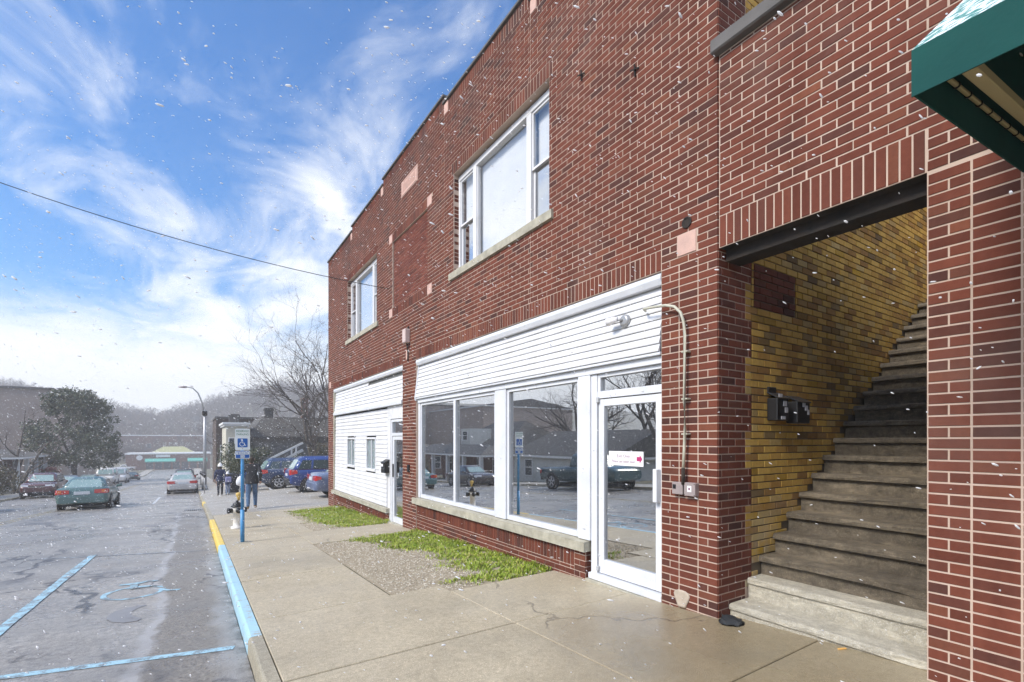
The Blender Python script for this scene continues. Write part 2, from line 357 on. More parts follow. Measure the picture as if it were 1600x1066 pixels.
def concrete_mat(name, c1, c2, c3, spk=.5, crack=True, wet=None, grit=0.0):
    g = NT(name); med = g.noise(1.3, 6); fine = g.noise(95, 3, .7)
    c = g.mix(g.mr(med, .32, .7), c1, c2)
    c = g.mix(g.mr(g.noise(5, 5), .5, .72, 0, .5), c, c3)
    c = g.mix(g.mr(g.noise(24, 5, .75), .36, .66, 0, .65), c, tuple(x*.55 for x in c2))
    c = g.mix(g.mr(g.noise(140, 2), .56, .66, 0, spk), c, tuple(min(1, x*1.9) for x in c1))
    c = g.mix(g.mr(fine, .62, .74, 0, spk), c, tuple(x*.45 for x in c3))
    if grit:
        c = g.mix(g.mr(g.noise(11, 7, .8), .40, .64, 0, .8*grit), c, tuple(x*.8 for x in c3))
        c = g.mix(g.mr(g.noise(2.6, 6, .75, g.vec((1, .5, 2))), .52, .68, 0, .65), c, tuple(min(1, x*1.35) for x in c1))
    r0 = g.mr(g.noise(.8, 4), .3, .7, .32, .72)
    if wet:
        X, Y, Z = g.xyz()
        d = g.math('ADD', g.math('MULTIPLY', g.math('POWER', g.math('SUBTRACT', X, wet[0]), 2.0), .45), g.math('MULTIPLY', g.math('POWER', g.math('SUBTRACT', Y, wet[1]), 2.0), .45))
        w = g.mr(g.math('ADD', d, g.math('MULTIPLY', g.noise(1.5, 5), 1.2)), .6, 2.0, 1, 0, True)
        c = g.mix(g.math('MULTIPLY', w, .65), c, (.19, .14, .07))
        r0 = g.math('SUBTRACT', r0, g.math('MULTIPLY', w, .28))
    h = g.math('ADD', fine, g.math('MULTIPLY', med, .6))
    if crack:
        wv = g.N.new('ShaderNodeVectorMath'); wv.operation = 'ADD'; g.L.new(g.vec((.8, .5, 1)), wv.inputs[0])
        nn = g.N.new('ShaderNodeTexNoise'); nn.inputs['Scale'].default_value = 2.2; nn.inputs['Detail'].default_value = 4; g.L.new(g.pos, nn.inputs['Vector'])
        s2 = g.N.new('ShaderNodeVectorMath'); s2.operation = 'SCALE'; s2.inputs['Scale'].default_value = .45; g.L.new(nn.outputs[1], s2.inputs[0]); g.L.new(s2.outputs[0], wv.inputs[1])
        cr = g.vor(.42, 'DISTANCE_TO_EDGE', wv.outputs[0])
        XX, YY, ZZ = g.xyz()
        k = g.math('MULTIPLY', g.mr(cr, .002, .0055, 1, 0), g.math('MULTIPLY', g.mr(g.noise(.6, 2), .48, .54), g.math('GREATER_THAN', YY, 2.6)))
        c = g.mix(g.math('MULTIPLY', k, .55), c, (.12, .10, .075)); h = g.math('SUBTRACT', h, g.math('MULTIPLY', k, 2.0))
    if grit: h = g.math('ADD', g.math('MULTIPLY', h, .5), g.math('MULTIPLY', g.noise(16, 7, .8), 2.5))
    if wet:
        sp = g.N.new('ShaderNodeTexVoronoi'); sp.inputs['Scale'].default_value = 2.6; g.L.new(g.pos, sp.inputs['Vector'])
        cs = g.N.new('ShaderNodeSeparateColor'); g.L.new(sp.outputs['Color'], cs.inputs[0])
        spot = g.math('MULTIPLY', g.mr(g.math('ADD', sp.outputs['Distance'], g.math('MULTIPLY', g.noise(30, 3), .03)), .045, .065, 1, 0), g.math('GREATER_THAN', cs.outputs[0], .62))
        c = g.mix(g.math('MULTIPLY', spot, .6), c, (.10, .088, .068))
        c = g.mix(g.mr(g.noise(.7, 6, .7), .50, .70, 0, .45), c, (.20, .175, .125))
    g.col(c); g.rough(r0); g.bump(h, .8 if grit else .4, .02 if grit else .008); return g.m
M_CONC = concrete_mat('pavement_concrete', (.52, .45, .325), (.44, .375, .265), (.34, .285, .195), wet=(3.3, 2.2))
M_KERB = concrete_mat('kerb_concrete', (.42, .375, .28), (.35, .31, .23), (.26, .23, .165), crack=False)
M_LOT = concrete_mat('lot_concrete', (.44, .41, .36), (.37, .34, .295), (.30, .27, .23))
M_DIRT = pm('joint_dirt', (.09, .075, .05), .95, c2=(.13, .12, .06), vscale=5, bump=.5)
def paint_mat(name, c, wear, under=(.16, .155, .16), thr=.5):
    g = NT(name)
    k = g.mr(g.math('ADD', g.math('MULTIPLY', g.noise(7, 6, .7), .75), g.math('MULTIPLY', g.noise(60, 3), .25)), thr, thr+.09, 0, wear)
    cc = g.mix(g.mr(g.noise(3, 4), .3, .7, 0, .35), c, tuple(x*.75 for x in c))
    g.col(g.mix(k, cc, under)); g.rough(.5); g.bump(g.noise(80, 4), .35, .006); return g.m
M_BLUEP = paint_mat('blue_road_paint', (.36, .58, .69), .85, thr=.475)
M_FAINTP = paint_mat('faint_road_paint', (.52, .62, .70), .9, thr=.40)
M_WHITEP = paint_mat('white_road_paint', (.66, .68, .70), .85, thr=.50)
M_YELP = paint_mat('yellow_road_paint', (.50, .40, .16), .9, thr=.44)
M_KBLUE = paint_mat('blue_kerb_paint', (.38, .60, .72), .85, under=(.36, .33, .27), thr=.53)
M_KYEL = paint_mat('yellow_kerb_paint', (.80, .58, .12), .85, under=(.32, .29, .22), thr=.56)

def frange(a, b, st):
    n = max(1, int(round((b-a)/st))); return [a + (b-a)*i/n for i in range(n+1)]
def sheet(name, xs, ys, zf, mat, smooth=True):
    mb = MB(); nx = len(xs)
    v = [(x, y, zf(x, y)) for y in ys for x in xs]
    f = [(j*nx+i, j*nx+i+1, (j+1)*nx+i+1, (j+1)*nx+i) for j in range(len(ys)-1) for i in range(nx-1)]
    mb.add(v, f, 0, smooth); return mb.build(name, mat)
YS = frange(-30, 20, 1) + frange(22, 60, 2)[0:] + frange(70, 260, 10)
tag(sheet('road', [KX, -.4, -1.6, -3, -4.71, -6.4, -8, -9.81], YS, Zr, M_ASPHALT), kind='structure')

def sstep(a, b, x):
    t = max(0, min(1, (x-a)/(b-a))); return t*t*(3-2*t)
def hill(x, s):
    hr = 8.5 + (.33*(x+14) if x > -14 else -.20*(x+14))
    hr = min(hr, 29 - 40/(abs(x)+10))
    hr += 2.0*mnoise.noise(Vector((x*.02, s*.015, 0)))
    b = G(s) - .28
    if x < -9.5: b += .20*min(1, (-9.5-x)/2)
    if x > 30 and s > 40: b += .02*(x-30)
    k = sstep(205, 325, s)
    return b*(1-k) + hr*k if k > 0 else b
gx = [-420, -300, -220, -160, -120, -90, -70, -52, -40, -30, -22, -16, -12, -11, -10.4, -9.9, 1, 5, 10, 16, 24, 34, 50, 70, 100, 140, 200, 300, 460]
gy = [-120, -60, -30, -12, 0, 8, 16, 24, 34, 46, 60, 80, 100, 125, 150, 180, 205, 220, 235, 250, 265, 280, 295, 310, 325, 345, 380, 450, 600]
M_GROUND = pm('winter_ground', (.16, .145, .10), .95, c2=(.11, .105, .07), vscale=.15, bump=.4, bscale=3)
tag(sheet('ground', gx, gy, hill, M_GROUND), kind='structure')

# near kerb: poured sections, two of them painted
kerb = MB()
for a, b in zip(YS, YS[1:]):
    for (x0, x1, z1) in ((KX+.03, .49, -.012),):
        za, zb = Zs(.45, a)+z1, Zs(.45, b)+z1
        kerb.add([(x0,a,za-.3),(x1,a,za-.3),(x1,b,zb-.3),(x0,b,zb-.3),(x0,a,za),(x1,a,za),(x1,b,zb),(x0,b,zb)],
                 [(4,5,6,7),(0,1,5,4),(3,0,4,7),(1,2,6,5)])
kerb_o = tag(kerb.build('kerb', M_DIRT), kind='structure')
def kerb_piece(a, b, mat, x0=KX, x1=.507, lift=0.0):
    mb = MB(); n = max(1, int((b-a)/.35)); rings = []
    for i in range(n+1):
        y = a+(b-a)*i/n; zt = Zs(.45, y)+lift+.002*mnoise.noise(Vector((y*2, 0, 0))); zb = Zr(KX, y)-.06; w = .006*mnoise.noise(Vector((y*3.1, 5, 0)))
        rings.append([(x0+.004+w, y, zb), (x1, y, zb), (x1, y, zt-.004), (x1-.004, y, zt), (x0+.035+w, y, zt), (x0+.018+w, y, zt-.008), (x0+.010+w, y, zt-.03)])
    mb.loft([r[::-1] for r in rings], 0, True, False); return mb.build('kerb_section', mat, kerb_o)
ks = [(-12, -8.3), (-8.3, -4.6), (-4.6, -.9), (-.9, 1.9), (1.9, 4.70), (4.705, 7.0, 'b'), (7.006, 10.42, 'b'), (10.425, 12.7, 'y'), (12.706, 15.6, 'y')]
y = 15.605
while y < 24: ks.append((y, y+3.0)); y += 3.006
ks.append((y, y+2.2, 'y')); y += 2.206
while y < 70: ks.append((y, y+5.0)); y += 5.006
for k in ks: kerb_piece(k[0], k[1], {'b': M_KBLUE, 'y': M_KYEL}[k[2]] if len(k) > 2 else M_KERB)
# far kerb and pavement across the street
fk = MB()
for a, b in zip(YS, YS[1:]):
    r = [[(-9.81, q, Zr(-9.8, q)-.1), (-9.81, q, Zr(-9.8, q)+.13), (-9.97, q, Zr(-9.8, q)+.13), (-9.97, q, Zr(-9.8, q)-.1)] for q in (a, b)]
    fk.loft(r, 0, False, False, False)
tag(fk.build('far_kerb', M_KERB), kind='structure')
tag(sheet('far_pavement', [-11.8, -9.97], YS, lambda x, s: Zr(-9.8, s)+.126, M_LOT), kind='structure')

# near pavement: joint bed, then each slab its own piece
bed = tag(sheet('pavement', [.5, 1.8, 3.0, 4.3], frange(-12, 17, 1), lambda x, s: Zs(x, s)-.022, M_DIRT), kind='structure')
def slab(x0, x1, y0, y1, mat=None, dz=0.0, g=.005):
    x0 += g; x1 -= g; y0 += g; y1 -= g; mb = MB(); c = .006
    t = [rnd.uniform(-.0025, .0025) for _ in range(4)]
    P = [(x0,y0),(x1,y0),(x1,y1),(x0,y1)]; cx, cy = (x0+x1)/2, (y0+y1)/2
    lo = [(x, y, Zs(x, y)-.07) for x, y in P]
    mid = [(x, y, Zs(x, y)+dz-c+t[i]) for i, (x, y) in enumerate(P)]
    top = [(x+(c if x < cx else -c), y+(c if y < cy else -c), Zs(x, y)+dz+t[i]) for i, (x, y) in enumerate(P)]
    mb.add(lo+mid+top, [(8,9,10,11)] + [(i, (i+1)%4, 4+(i+1)%4, 4+i) for i in range(4)] + [(4+i, 4+(i+1)%4, 8+(i+1)%4, 8+i) for i in range(4)])
    return mb.build('paving_slab', mat or M_CONC, bed)
rows = [-8.3, -6.6, -4.9, -3.2, -1.5, .2, 1.83, 3.60, 5.16]
for a, b in zip(rows, rows[1:]):
    slab(.51, 2.38, a, b)
    if b <= 1.9: slab(2.38, 3.99 if a > .1 else 3.79, a, b)
slab(2.38, 3.99, 1.83, 3.60)
slab(2.38, 3.84, 3.60, 4.88)
far_rows = [5.16, 6.98, 8.70, 10.42, 12.15, 13.9, 15.6, 17.0]
for a, b in zip(far_rows, far_rows[1:]): slab(.51, 1.80, a, b)
slab(1.80, 3.84, 9.25, 10.95)
slab(1.80, 2.38, 4.88, 5.16, g=.004)
slab(1.80, 2.15, 10.95, 12.6); slab(1.80, 2.3, 12.6, 14.3); slab(1.80, 3.9, 16.1, 17.0)
slab(1.80, 2.3, 14.3, 16.1)
tag(sheet('parking_lot', [.5, 1.2, 1.8, 2.6, 3.4, 4.2, 6, 10, 16, 30], frange(17, 42, 1), lambda x, s: Zs(x, s), M_LOT), kind='structure')
tag(sheet('distant_pavement', [.5, 1.2, 2.4], [42, 44] + frange(48, 260, 6), lambda x, s: Zs(min(x, .6), s), M_LOT), kind='structure')

# road markings: thin painted sheets on the road
def ribbon(mb, pts, w, zf, lift=.004):
    n = len(pts); ls = []; rs = []
    for i, p in enumerate(pts):
        a = pts[max(0, i-1)]; b = pts[min(n-1, i+1)]
        d = Vector((b[0]-a[0], b[1]-a[1])); d.normalize(); q = Vector((-d.y, d.x))*((w[i] if isinstance(w, list) else w)/2)
        ls.append((p[0]+q.x, p[1]+q.y)); rs.append((p[0]-q.x, p[1]-q.y))
    v = [(x, y, zf(x, y)+lift) for x, y in ls+rs]
    mb.add(v, [(n+i, n+i+1, i+1, i) for i in range(n-1)])
def lin(a, b, n): return [(a[0]+(b[0]-a[0])*i/n, a[1]+(b[1]-a[1])*i/n) for i in range(n+1)]
mk = MB(); ribbon(mk, lin((-2.6, 5.62), (.31, 4.95), 14), [.085+.02*rnd.random() for _ in range(15)], Zr)
bl = tag(mk.build('parking_line', M_BLUEP), 'blue painted line across the parking bay nearest the camera', 'road marking')
mk = MB(); ribbon(mk, lin((-1.62, 5.4), (-1.50, 11.6), 24), [.10+.02*rnd.random() for _ in range(25)], Zr, .008)
tag(mk.build('parking_line', M_BLUEP), 'long pale blue line along the outer edge of the parking bay', 'road marking')
mk = MB(); ribbon(mk, lin((-2.3, 11.75), (.30, 10.85), 16), [.05+.02*rnd.random() for _ in range(17)], Zr)
tag(mk.build('parking_line', M_FAINTP), 'thin faded white line closing the far end of the bay', 'road marking')
sym = empty('wheelchair_symbol', (0, 0, 0), 0, 'faded pale blue wheelchair symbol painted on the bay', 'road marking')
ring = [(-.62+.30*math.cos(a)+.0*math.sin(a), 7.86+.34*math.sin(a)) for a in [R(d) for d in range(20, 372, 12)]]
mk = MB(); ribbon(mk, ring, [.05+.02*abs(math.sin(i*.7)) for i in range(len(ring))], Zr); mk.build('ring', M_BLUEP, sym)
mk = MB(); ribbon(mk, [(-.36, 7.86), (-.25, 7.72), (-.13, 7.68)], .06, Zr, .006); mk.build('foot', M_BLUEP, sym)
mk = MB(); ribbon(mk, [(-.82, 8.45), (-.66, 8.42), (-.52, 8.50), (-.40, 8.46)], [.06, .12, .10, .05], Zr, .006); ribbon(mk, [(-.66, 8.42), (-.64, 8.1), (-.40, 8.12)], [.10, .09, .05], Zr, .010); mk.build('body', M_BLUEP, sym)
M_OVER = paint_mat('dark_overpaint', (.25, .25, .26), .6, thr=.52)
mk = MB(); ribbon(mk, [(-.44, 7.06), (-.50, 7.05), (-.57, 7.00), (-.63, 6.92), (-.66, 6.80), (-.655, 6.68), (-.61, 6.56), (-.54, 6.47), (-.46, 6.43)], [.04, .10, .15, .19, .20, .20, .20, .17, .09], Zr)
tag(mk.build('overpainted_patch', M_OVER), 'dark grey painted-out hook shape near the wheelchair symbol', 'road marking')
for k, (a, b) in enumerate([(30.0, 37.5), (43, 47), (52, 56.5)]):
    mk = MB(); ribbon(mk, lin((-1.62, a), (-1.66, b), 6), .11, Zr)
    tag(mk.build('bay_line', M_WHITEP), ['white lane line nearest, behind the parked silver sedan', 'short white lane line beside the parked silver sedan', 'most distant white lane line beside the parked cars'][k], 'road marking')
for k, dx in enumerate((-.12, .12)):
    mk = MB(); ribbon(mk, lin((-4.85+dx, 8), (-5.2+dx, 80), 60), .10, Zr)
    tag(mk.build('centre_line', M_YELP), ['worn yellow centre line, the stripe on the oncoming side', 'worn yellow centre line, the stripe nearer the kerb'][k], 'road marking')
# storm drain in the gutter
dr = empty('storm_drain', (0, 22.6, 0), 0, 'iron storm drain grate in the gutter by the kerb', 'drain')
mb = MB(); y0, y1, x0, x1 = 22.2, 23.1, -.25, .33
def zb(x, y): return Zr(x, y)
mb.poly([(x0, y0-22.6, zb(x0, y0)+.003), (x1, y0-22.6, zb(x1, y0)+.003), (x1, y1-22.6, zb(x1, y1)+.003), (x0, y1-22.6, zb(x0, y1)+.003)]); mb.build('pit', M_DARK, dr)
for i in range(9):
    x = x0+.035+i*.064; mb = MB(); mb.bar((x, y0-22.6, zb(x, y0)+.012), (x, y1-22.6, zb(x, y1)+.012), .03, .02); mb.build('grate_bar', M_GALV, dr)

# planted strips: gravel and grass
M_GRAVEL = pm('gravel_soil', (.40, .34, .25), .95, c2=(.27, .225, .155), vscale=12, bump=.8, bscale=60)
def bedsheet(x0, x1, y0, y1, name):
    return tag(sheet(name, frange(x0, x1, .35), frange(y0, y1, .35), lambda x, s: Zs(x, s)-.012+.012*mnoise.noise(Vector((x*2, s*2, 0))), M_GRAVEL), kind='structure')
bedsheet(1.81, 3.86, 4.9, 9.25, 'gravel_bed'); bedsheet(2.1, 3.86, 10.95, 16.1, 'gravel_bed')
def in_near(x, y):                                         # where grass grows in the near strip
    e = 2.55 + .0*y
    if y < 6.2: e = 2.75 + .45*(6.2-y)*(.6 if y > 5.2 else 1.0) - (.55 if y < 5.35 else 0)
    elif y > 7.8: e = 2.75 - .28*(y-7.8)
    else: e = 2.85 + .15*math.sin(y*3)
    return x - (e + .30*mnoise.noise(Vector((x*2.2, y*2.2, 3))) + .15*mnoise.noise(Vector((x*7, y*7, 3))))
def in_far(x, y):
    return x - (2.45 + .35*mnoise.noise(Vector((x*2, y*2, 9))) + .15*mnoise.noise(Vector((x*6, y*6, 9))) + (.35*(11.9-y) if y < 11.9 else 0))
M_GRASS = (lambda g: (g.col(g.mix(g.mr(g.noise(1.6, 4), .40, .75, 0, .6), g.ramp(g.geo.outputs['Random Per Island'], [(0, (.15, .23, .018)), (.4, (.28, .38, .025)), (.72, (.40, .47, .045)), (.84, (.50, .47, .11)), (.91, (.55, .46, .24)), (1, (.36, .28, .15))]), (.16, .26, .02), 'MIX')), g.rough(.6), g.m)[-1])(NT('bright_grass'))
def grass(name, label, test, x0, x1, y0, y1, n, hmin, hmax):
    mb = MB(); V = []; F = []
    for _ in range(n):
        x, y = rnd.uniform(x0, x1), rnd.uniform(y0, y1)
        d_ = test(x, y)
        if d_ < -.12 or rnd.random() > max(.04, min(1, .12+d_*2.2)) or mnoise.noise(Vector((x*5, y*5, 7))) < -.42: continue
        z = Zs(x, y)-.012; tall = 1 + 1.6*max(0, (x-3.45)/.35)*(.4+.6*max(0, mnoise.noise(Vector((y*1.7, 1, 0)))+.3))
        h = rnd.uniform(hmin, hmax)*tall*(.6+.7*abs(mnoise.noise(Vector((x*3, y*3, 0))))); a = rnd.uniform(0, 6.283); w = rnd.uniform(.004, .008)
        l = h*rnd.uniform(.4, 1.5); dx, dy = math.cos(a), math.sin(a)
        b = len(V); V += [(x-dy*w, y+dx*w, z), (x+dy*w, y-dx*w, z), (x+dx*l*.45+dy*w*.7, y+dy*l*.45-dx*w*.7, z+h*.75), (x+dx*l*.45-dy*w*.7, y+dy*l*.45+dx*w*.7, z+h*.75), (x+dx*l, y+dy*l, z+h*.95)]
        F += [(b, b+1, b+2, b+3), (b+3, b+2, b+4)]
    mb.add(V, F); return tag(mb.build(name, M_GRASS), label, 'grass', kind='stuff')
grass('grass', 'bright green grass strip under the large shop window', in_near, 2.0, 3.84, 4.9, 9.4, 34000, .022, .06)
grass('grass', 'green grass patch in front of the white sided shopfront', in_far, 2.1, 3.84, 11.0, 16.1, 26000, .03, .075)
M_PEBBLE = (lambda g: (g.col(g.ramp(g.geo.outputs['Random Per Island'], [(0, (.26, .22, .16)), (.5, (.45, .40, .32)), (1, (.66, .60, .50))])), g.rough(.85), g.m)[-1])(NT('pebbles'))
mb = MB(); V = []; F = []
for _ in range(9000):
    if rnd.random() < .7: x, y = rnd.uniform(1.84, 3.4), rnd.uniform(4.93, 9.2)
    else: x, y = rnd.uniform(2.12, 3.0), rnd.uniform(11, 16)
    if (in_near(x, y) if y < 10 else in_far(x, y)) > .18: continue
    r = rnd.uniform(.005, .015); z = Zs(x, y)-.008; b = len(V); a = rnd.uniform(0, 3)
    for k in range(4): V.append((x+r*math.cos(a+k*1.57)*rnd.uniform(.7, 1.2), y+r*math.sin(a+k*1.57)*rnd.uniform(.7, 1.2), z))
    V.append((x, y, z+r*.8)); F += [(b, b+1, b+4), (b+1, b+2, b+4), (b+2, b+3, b+4), (b+3, b, b+4)]
mb.add(V, F); tag(mb.build('gravel', M_PEBBLE), 'loose pale gravel beside the grass strips', 'gravel', kind='stuff')

# ------------------------------------------------------------------ brickwork
CO, BL, JT = .0677, .2032, .0112
XF = 3.80                                                   # the facade's face; it looks towards -X
class Bricks:
    """Brick faces on 'F' (faces -X, u = Y, at x = c) or 'S' (faces -Y, u = X, at y = c)."""
    def __init__(s): s.b = []
    def one(s, pl, c, u0, u1, z0, z1, d=0.0, mi=0):
        if u1-u0 > .018 and z1-z0 > .012: s.b.append((pl, c + d + rnd.uniform(-.0012, .0006), u0, u1, z0, z1, mi))
    def fill(s, pl, c, u0, u1, z0, z1, holes=(), off=0.0, mi=0, cut=None, d=0.0, anchor=0.0):
        k0 = math.floor((z0-anchor)/CO+1e-6); k1 = math.ceil((z1-anchor)/CO-1e-6)
        for k in range(k0, k1):
            za, zb = max(z0, anchor+k*CO), min(z1, anchor+(k+1)*CO); zm = (za+zb)/2
            if zb-za < .02: continue
            iv = [(u0, u1)]
            for (a, b, p, q) in holes:
                if zb <= p+.012 or za >= q-.012: continue
                nv = []
                for (x, y) in iv:
                    if b <= x or a >= y: nv.append((x, y)); continue
                    if a > x: nv.append((x, a))
                    if b < y: nv.append((b, y))
                iv = nv
            st = u0 - BL + off + (BL/2 if k % 2 else 0)
            for (x, y) in iv:
                n = math.floor((x-st)/BL)
                while st+n*BL < y:
                    a, b = max(x, st+n*BL), min(y, st+(n+1)*BL); n += 1
                    m_ = mi
                    if cut:
                        m_ = cut((a+b)/2, zm, mi)
                        if m_ is None: continue
                    if b-a > .03:
                        g = JT/2 + rnd.uniform(-.0018, .0018)
                        s.one(pl, c, a+g, b-g, za+JT/2+rnd.uniform(-.0008, .0008), zb-JT/2, d, m_)
    def soldier(s, pl, c, u0, u1, z0, z1, mi=0, d=0.0):
        n = max(1, round((u1-u0)/CO)); w = (u1-u0)/n
        for i in range(n): s.one(pl, c, u0+i*w+JT/2, u0+(i+1)*w-JT/2, z0+JT/2, z1-JT/2, d, mi)
    def column(s, pl, c, u0, u1, z0, z1, alt, d=0.0, mi=0):
        for k in range(math.floor(z0/CO), math.ceil(z1/CO)):
            za, zb = max(z0, k*CO)+JT/2, min(z1, (k+1)*CO)-JT/2
            if zb-za < .015: continue
            if alt and k % 2:
                m = (u0+u1)/2; s.one(pl, c, u0+JT/2, m-JT/2, za, zb, d, mi); s.one(pl, c, m+JT/2, u1-JT/2, za, zb, d, mi)
            else: s.one(pl, c, u0+JT/2, u1-JT/2, za, zb, d, mi)
    @staticmethod
    def shape(w, h, dep=.06, c=.0016):
        a, b = w/2, h/2
        v = [(-a,dep,-b),(a,dep,-b),(a,dep,b),(-a,dep,b), (-a,c,-b),(a,c,-b),(a,c,b),(-a,c,b), (-a+c,0,-b+c),(a-c,0,-b+c),(a-c,0,b-c),(-a+c,0,b-c)]
        f = [(8,9,10,11)] + [(4+i, 4+(i+1)%4, 8+(i+1)%4, 8+i) for i in range(4)] + [(i, (i+1)%4, 4+(i+1)%4, 4+i) for i in range(4)]
        return v, f
    def build(s, parent, mats, limit=300, split=None):
        """The largest in the photograph become objects of their own, the rest one part."""
        sc_ = []
        for i, (pl, c, u0, u1, z0, z1, mi) in enumerate(s.b):
            pts = [proj((c, u, z) if pl == 'F' else (u, c, z)) for u, z in ((u0, z0), (u1, z0), (u1, z1), (u0, z1))]
            if any(p is None for p in pts): a = 0
            else:
                cx = sum(p[0] for p in pts)/4; cy = sum(p[1] for p in pts)/4
                a = abs(sum(pts[k][0]*pts[(k+1)%4][1]-pts[(k+1)%4][0]*pts[k][1] for k in range(4)))/2 if -20 < cx < 1620 and -20 < cy < 1086 else 0
            sc_.append((a, i))
        big = set(i for a, i in sorted(sc_, reverse=True)[:limit] if a > 0)
        cache = {}; V, F, MI = [], [], []
        for i, (pl, c, u0, u1, z0, z1, mi) in enumerate(s.b):
            w, h = u1-u0, z1-z0; um, zm = (u0+u1)/2, (z0+z1)/2
            if i in big:
                key = (round(w/.004), round(h/.004), mi)
                if key not in cache:
                    v, f = self_shape(round(w/.004)*.004, round(h/.004)*.004)
                    me = bpy.data.meshes.new('brick'); me.from_pydata(v, [], f); me.materials.append(mats[mi]); cache[key] = me
                o = bpy.data.objects.new('brick', cache[key]); col.objects.link(o); o.parent = parent
                o.location = ((c, um, zm) if pl == 'F' else (um, c, zm)); o.rotation_euler = (rnd.uniform(-.003, .003), 0, (R(-90) if pl == 'F' else 0)+rnd.uniform(-.004, .004))
            else:
                v, f = Bricks.shape(w, h); b = len(V)
                for x, y, z in v: V.append((c+y, um-x, zm+z) if pl == 'F' else (um+x, c+y, zm+z))
                for q in f: F.append([b+k for k in q]); MI.append(mi)
        if F:
            mb = MB(); mb.v = V; mb.f = F; mb.m = MI; mb.sm = [False]*len(F)
            tag(mb.build('brickwork', mats, parent), kind='stuff')
self_shape = Bricks.shape
def cells(mb, pl, c, dep, u0, u1, z0, z1, holes, mi=0):
    us = sorted({u0, u1} | {min(max(h[i], u0), u1) for h in holes for i in (0, 1)})
    zs = sorted({z0, z1} | {min(max(h[i], z0), z1) for h in holes for i in (2, 3)})
    for a, b in zip(us, us[1:]):
        run = None
        for p, q in zip(zs, zs[1:]):
            hole = any(h[0] <= (a+b)/2 <= h[1] and h[2] <= (p+q)/2 <= h[3] for h in holes)
            if not hole:
                run = (run[0], q) if run else (p, q)
            if (hole or q == zs[-1]) and run:
                if pl == 'F': mb.box(c, c+dep, a, b, run[0], run[1], mi)
                else: mb.box(a, b, c, c+dep, run[0], run[1], mi)
                run = None

# ------------------------------------------------------------------ the brick shop building
Y0, Y1 = 2.565, 17.0
main = empty('brick_building', (0, 0, 0), 0, 'long two-storey red brick shop building with white siding above its shopfronts', 'building')
SF1, SF2 = (3.175, 9.37, -2, 47*CO), (10.13, 16.30, -2, 47*CO)
W1, W2 = (4.955, 7.67, 66*CO, 91*CO), (11.89, 14.60, 66*CO, 91*CO)
PAN = (8.80, 10.77, 67*CO, 89*CO); PLQ = (9.28, 10.18, 100*CO, 105*CO)
T1, T2, T3 = 110*CO, 112*CO, 114*CO
TOP = [(Y0, 5.37, T1), (5.37, 8.05, T2), (8.05, 11.40, T3), (11.40, 14.10, T2), (14.10, Y1, T1)]
mb = MB()
for a, b, t in TOP:
    cells(mb, 'F', XF+.0042, .28, a+(.0095 if a == Y0 else 0), b, -1.2, t, [h for h in (SF1, SF2, W1, W2)] + [(PAN[0], PAN[1], PAN[2], PAN[3])])
mb.box(XF+.045, XF+.28, PAN[0], PAN[1], PAN[2], PAN[3])
mb.build('wall', M_MORTAR, main)
mb = MB(); mb.box(XF+.3, 15, Y1-.3, Y1-.004, -1.4, 7.3); mb.box(15, 15.3, Y0+.5, Y1-.004, -1.4, 7.3); mb.box(XF+.29, 15, Y0+.31, Y1-.31, 6.9, 7.1)
mb.build('rear_wall', M_BRICK2, main)
bk = Bricks()
stones = [(2.78, 2.99, 48*CO, 51*CO), (9.76, 9.92, 48*CO, 51*CO), (16.62, 16.84, 48*CO, 51*CO),
          (8.59, 8.80, 89*CO, 92*CO), (10.77, 10.98, 89*CO, 92*CO), (8.59, 8.80, 64*CO, 67*CO), (10.77, 10.98, 64*CO, 67*CO),
          (7.88, 8.05, T2-3*CO, T2), (5.23, 5.37, T1-3*CO, T1), (11.40, 11.57, T2-3*CO, T2), (14.10, 14.25, T1-3*CO, T1)]
sold = [(3.175, 9.37, 47*CO, 50*CO), (10.13, 16.30, 47*CO, 50*CO), (W1[0]-.07, W1[1]+.07, 91*CO, 94*CO), (W2[0]-.07, W2[1]+.07, 91*CO, 94*CO),
        (8.80, 10.77, 89*CO, 92*CO), (8.80, 10.77, 64*CO, 67*CO)]
tops = [(a, b, t-3*CO, t) for a, b, t in TOP]
holes = [SF1, SF2, W1, W2, PAN, PLQ] + stones + sold + tops
sills = [(4.87, 7.80, 64*CO, 66*CO), (11.77, 14.72, 64*CO, 66*CO)]
pier = (2.565, 3.175, -1.5, 47*CO)
for a, b, t in TOP:
    bk.fill('F', XF, a, b, -.9 if a > 9 else -.35, t, holes + sills + [pier], off=(Y0-a) % BL)
for u0, u1, z0, z1 in sold: bk.soldier('F', XF, u0, u1, z0, z1)
for a, b, z0, z1 in tops:
    us = a
    st = sorted([s_ for s_ in stones if s_[0] >= a-.01 and s_[1] <= b+.01 and s_[3] > 7.2])
    for s_ in st: bk.soldier('F', XF, us, s_[0], z0, z1) if s_[0]-us > .04 else None; us = s_[1]
    bk.soldier('F', XF, us, b, z0, z1)
bk.fill('F', XF+.038, PAN[0], PAN[1], PAN[2], PAN[3], off=.05, mi=1)
bk.column('F', XF, 2.970, 3.175, -.12, 47*CO, True); bk.column('F', XF+.0008, 2.766, 2.970, -.12, 47*CO, False); bk.column('F', XF, 2.565, 2.766, -.12, 47*CO, True)
for w in (W1, W2): bk.fill('S', w[1], XF+.012, XF+.145, w[2], w[3])      # far jambs of the upper windows
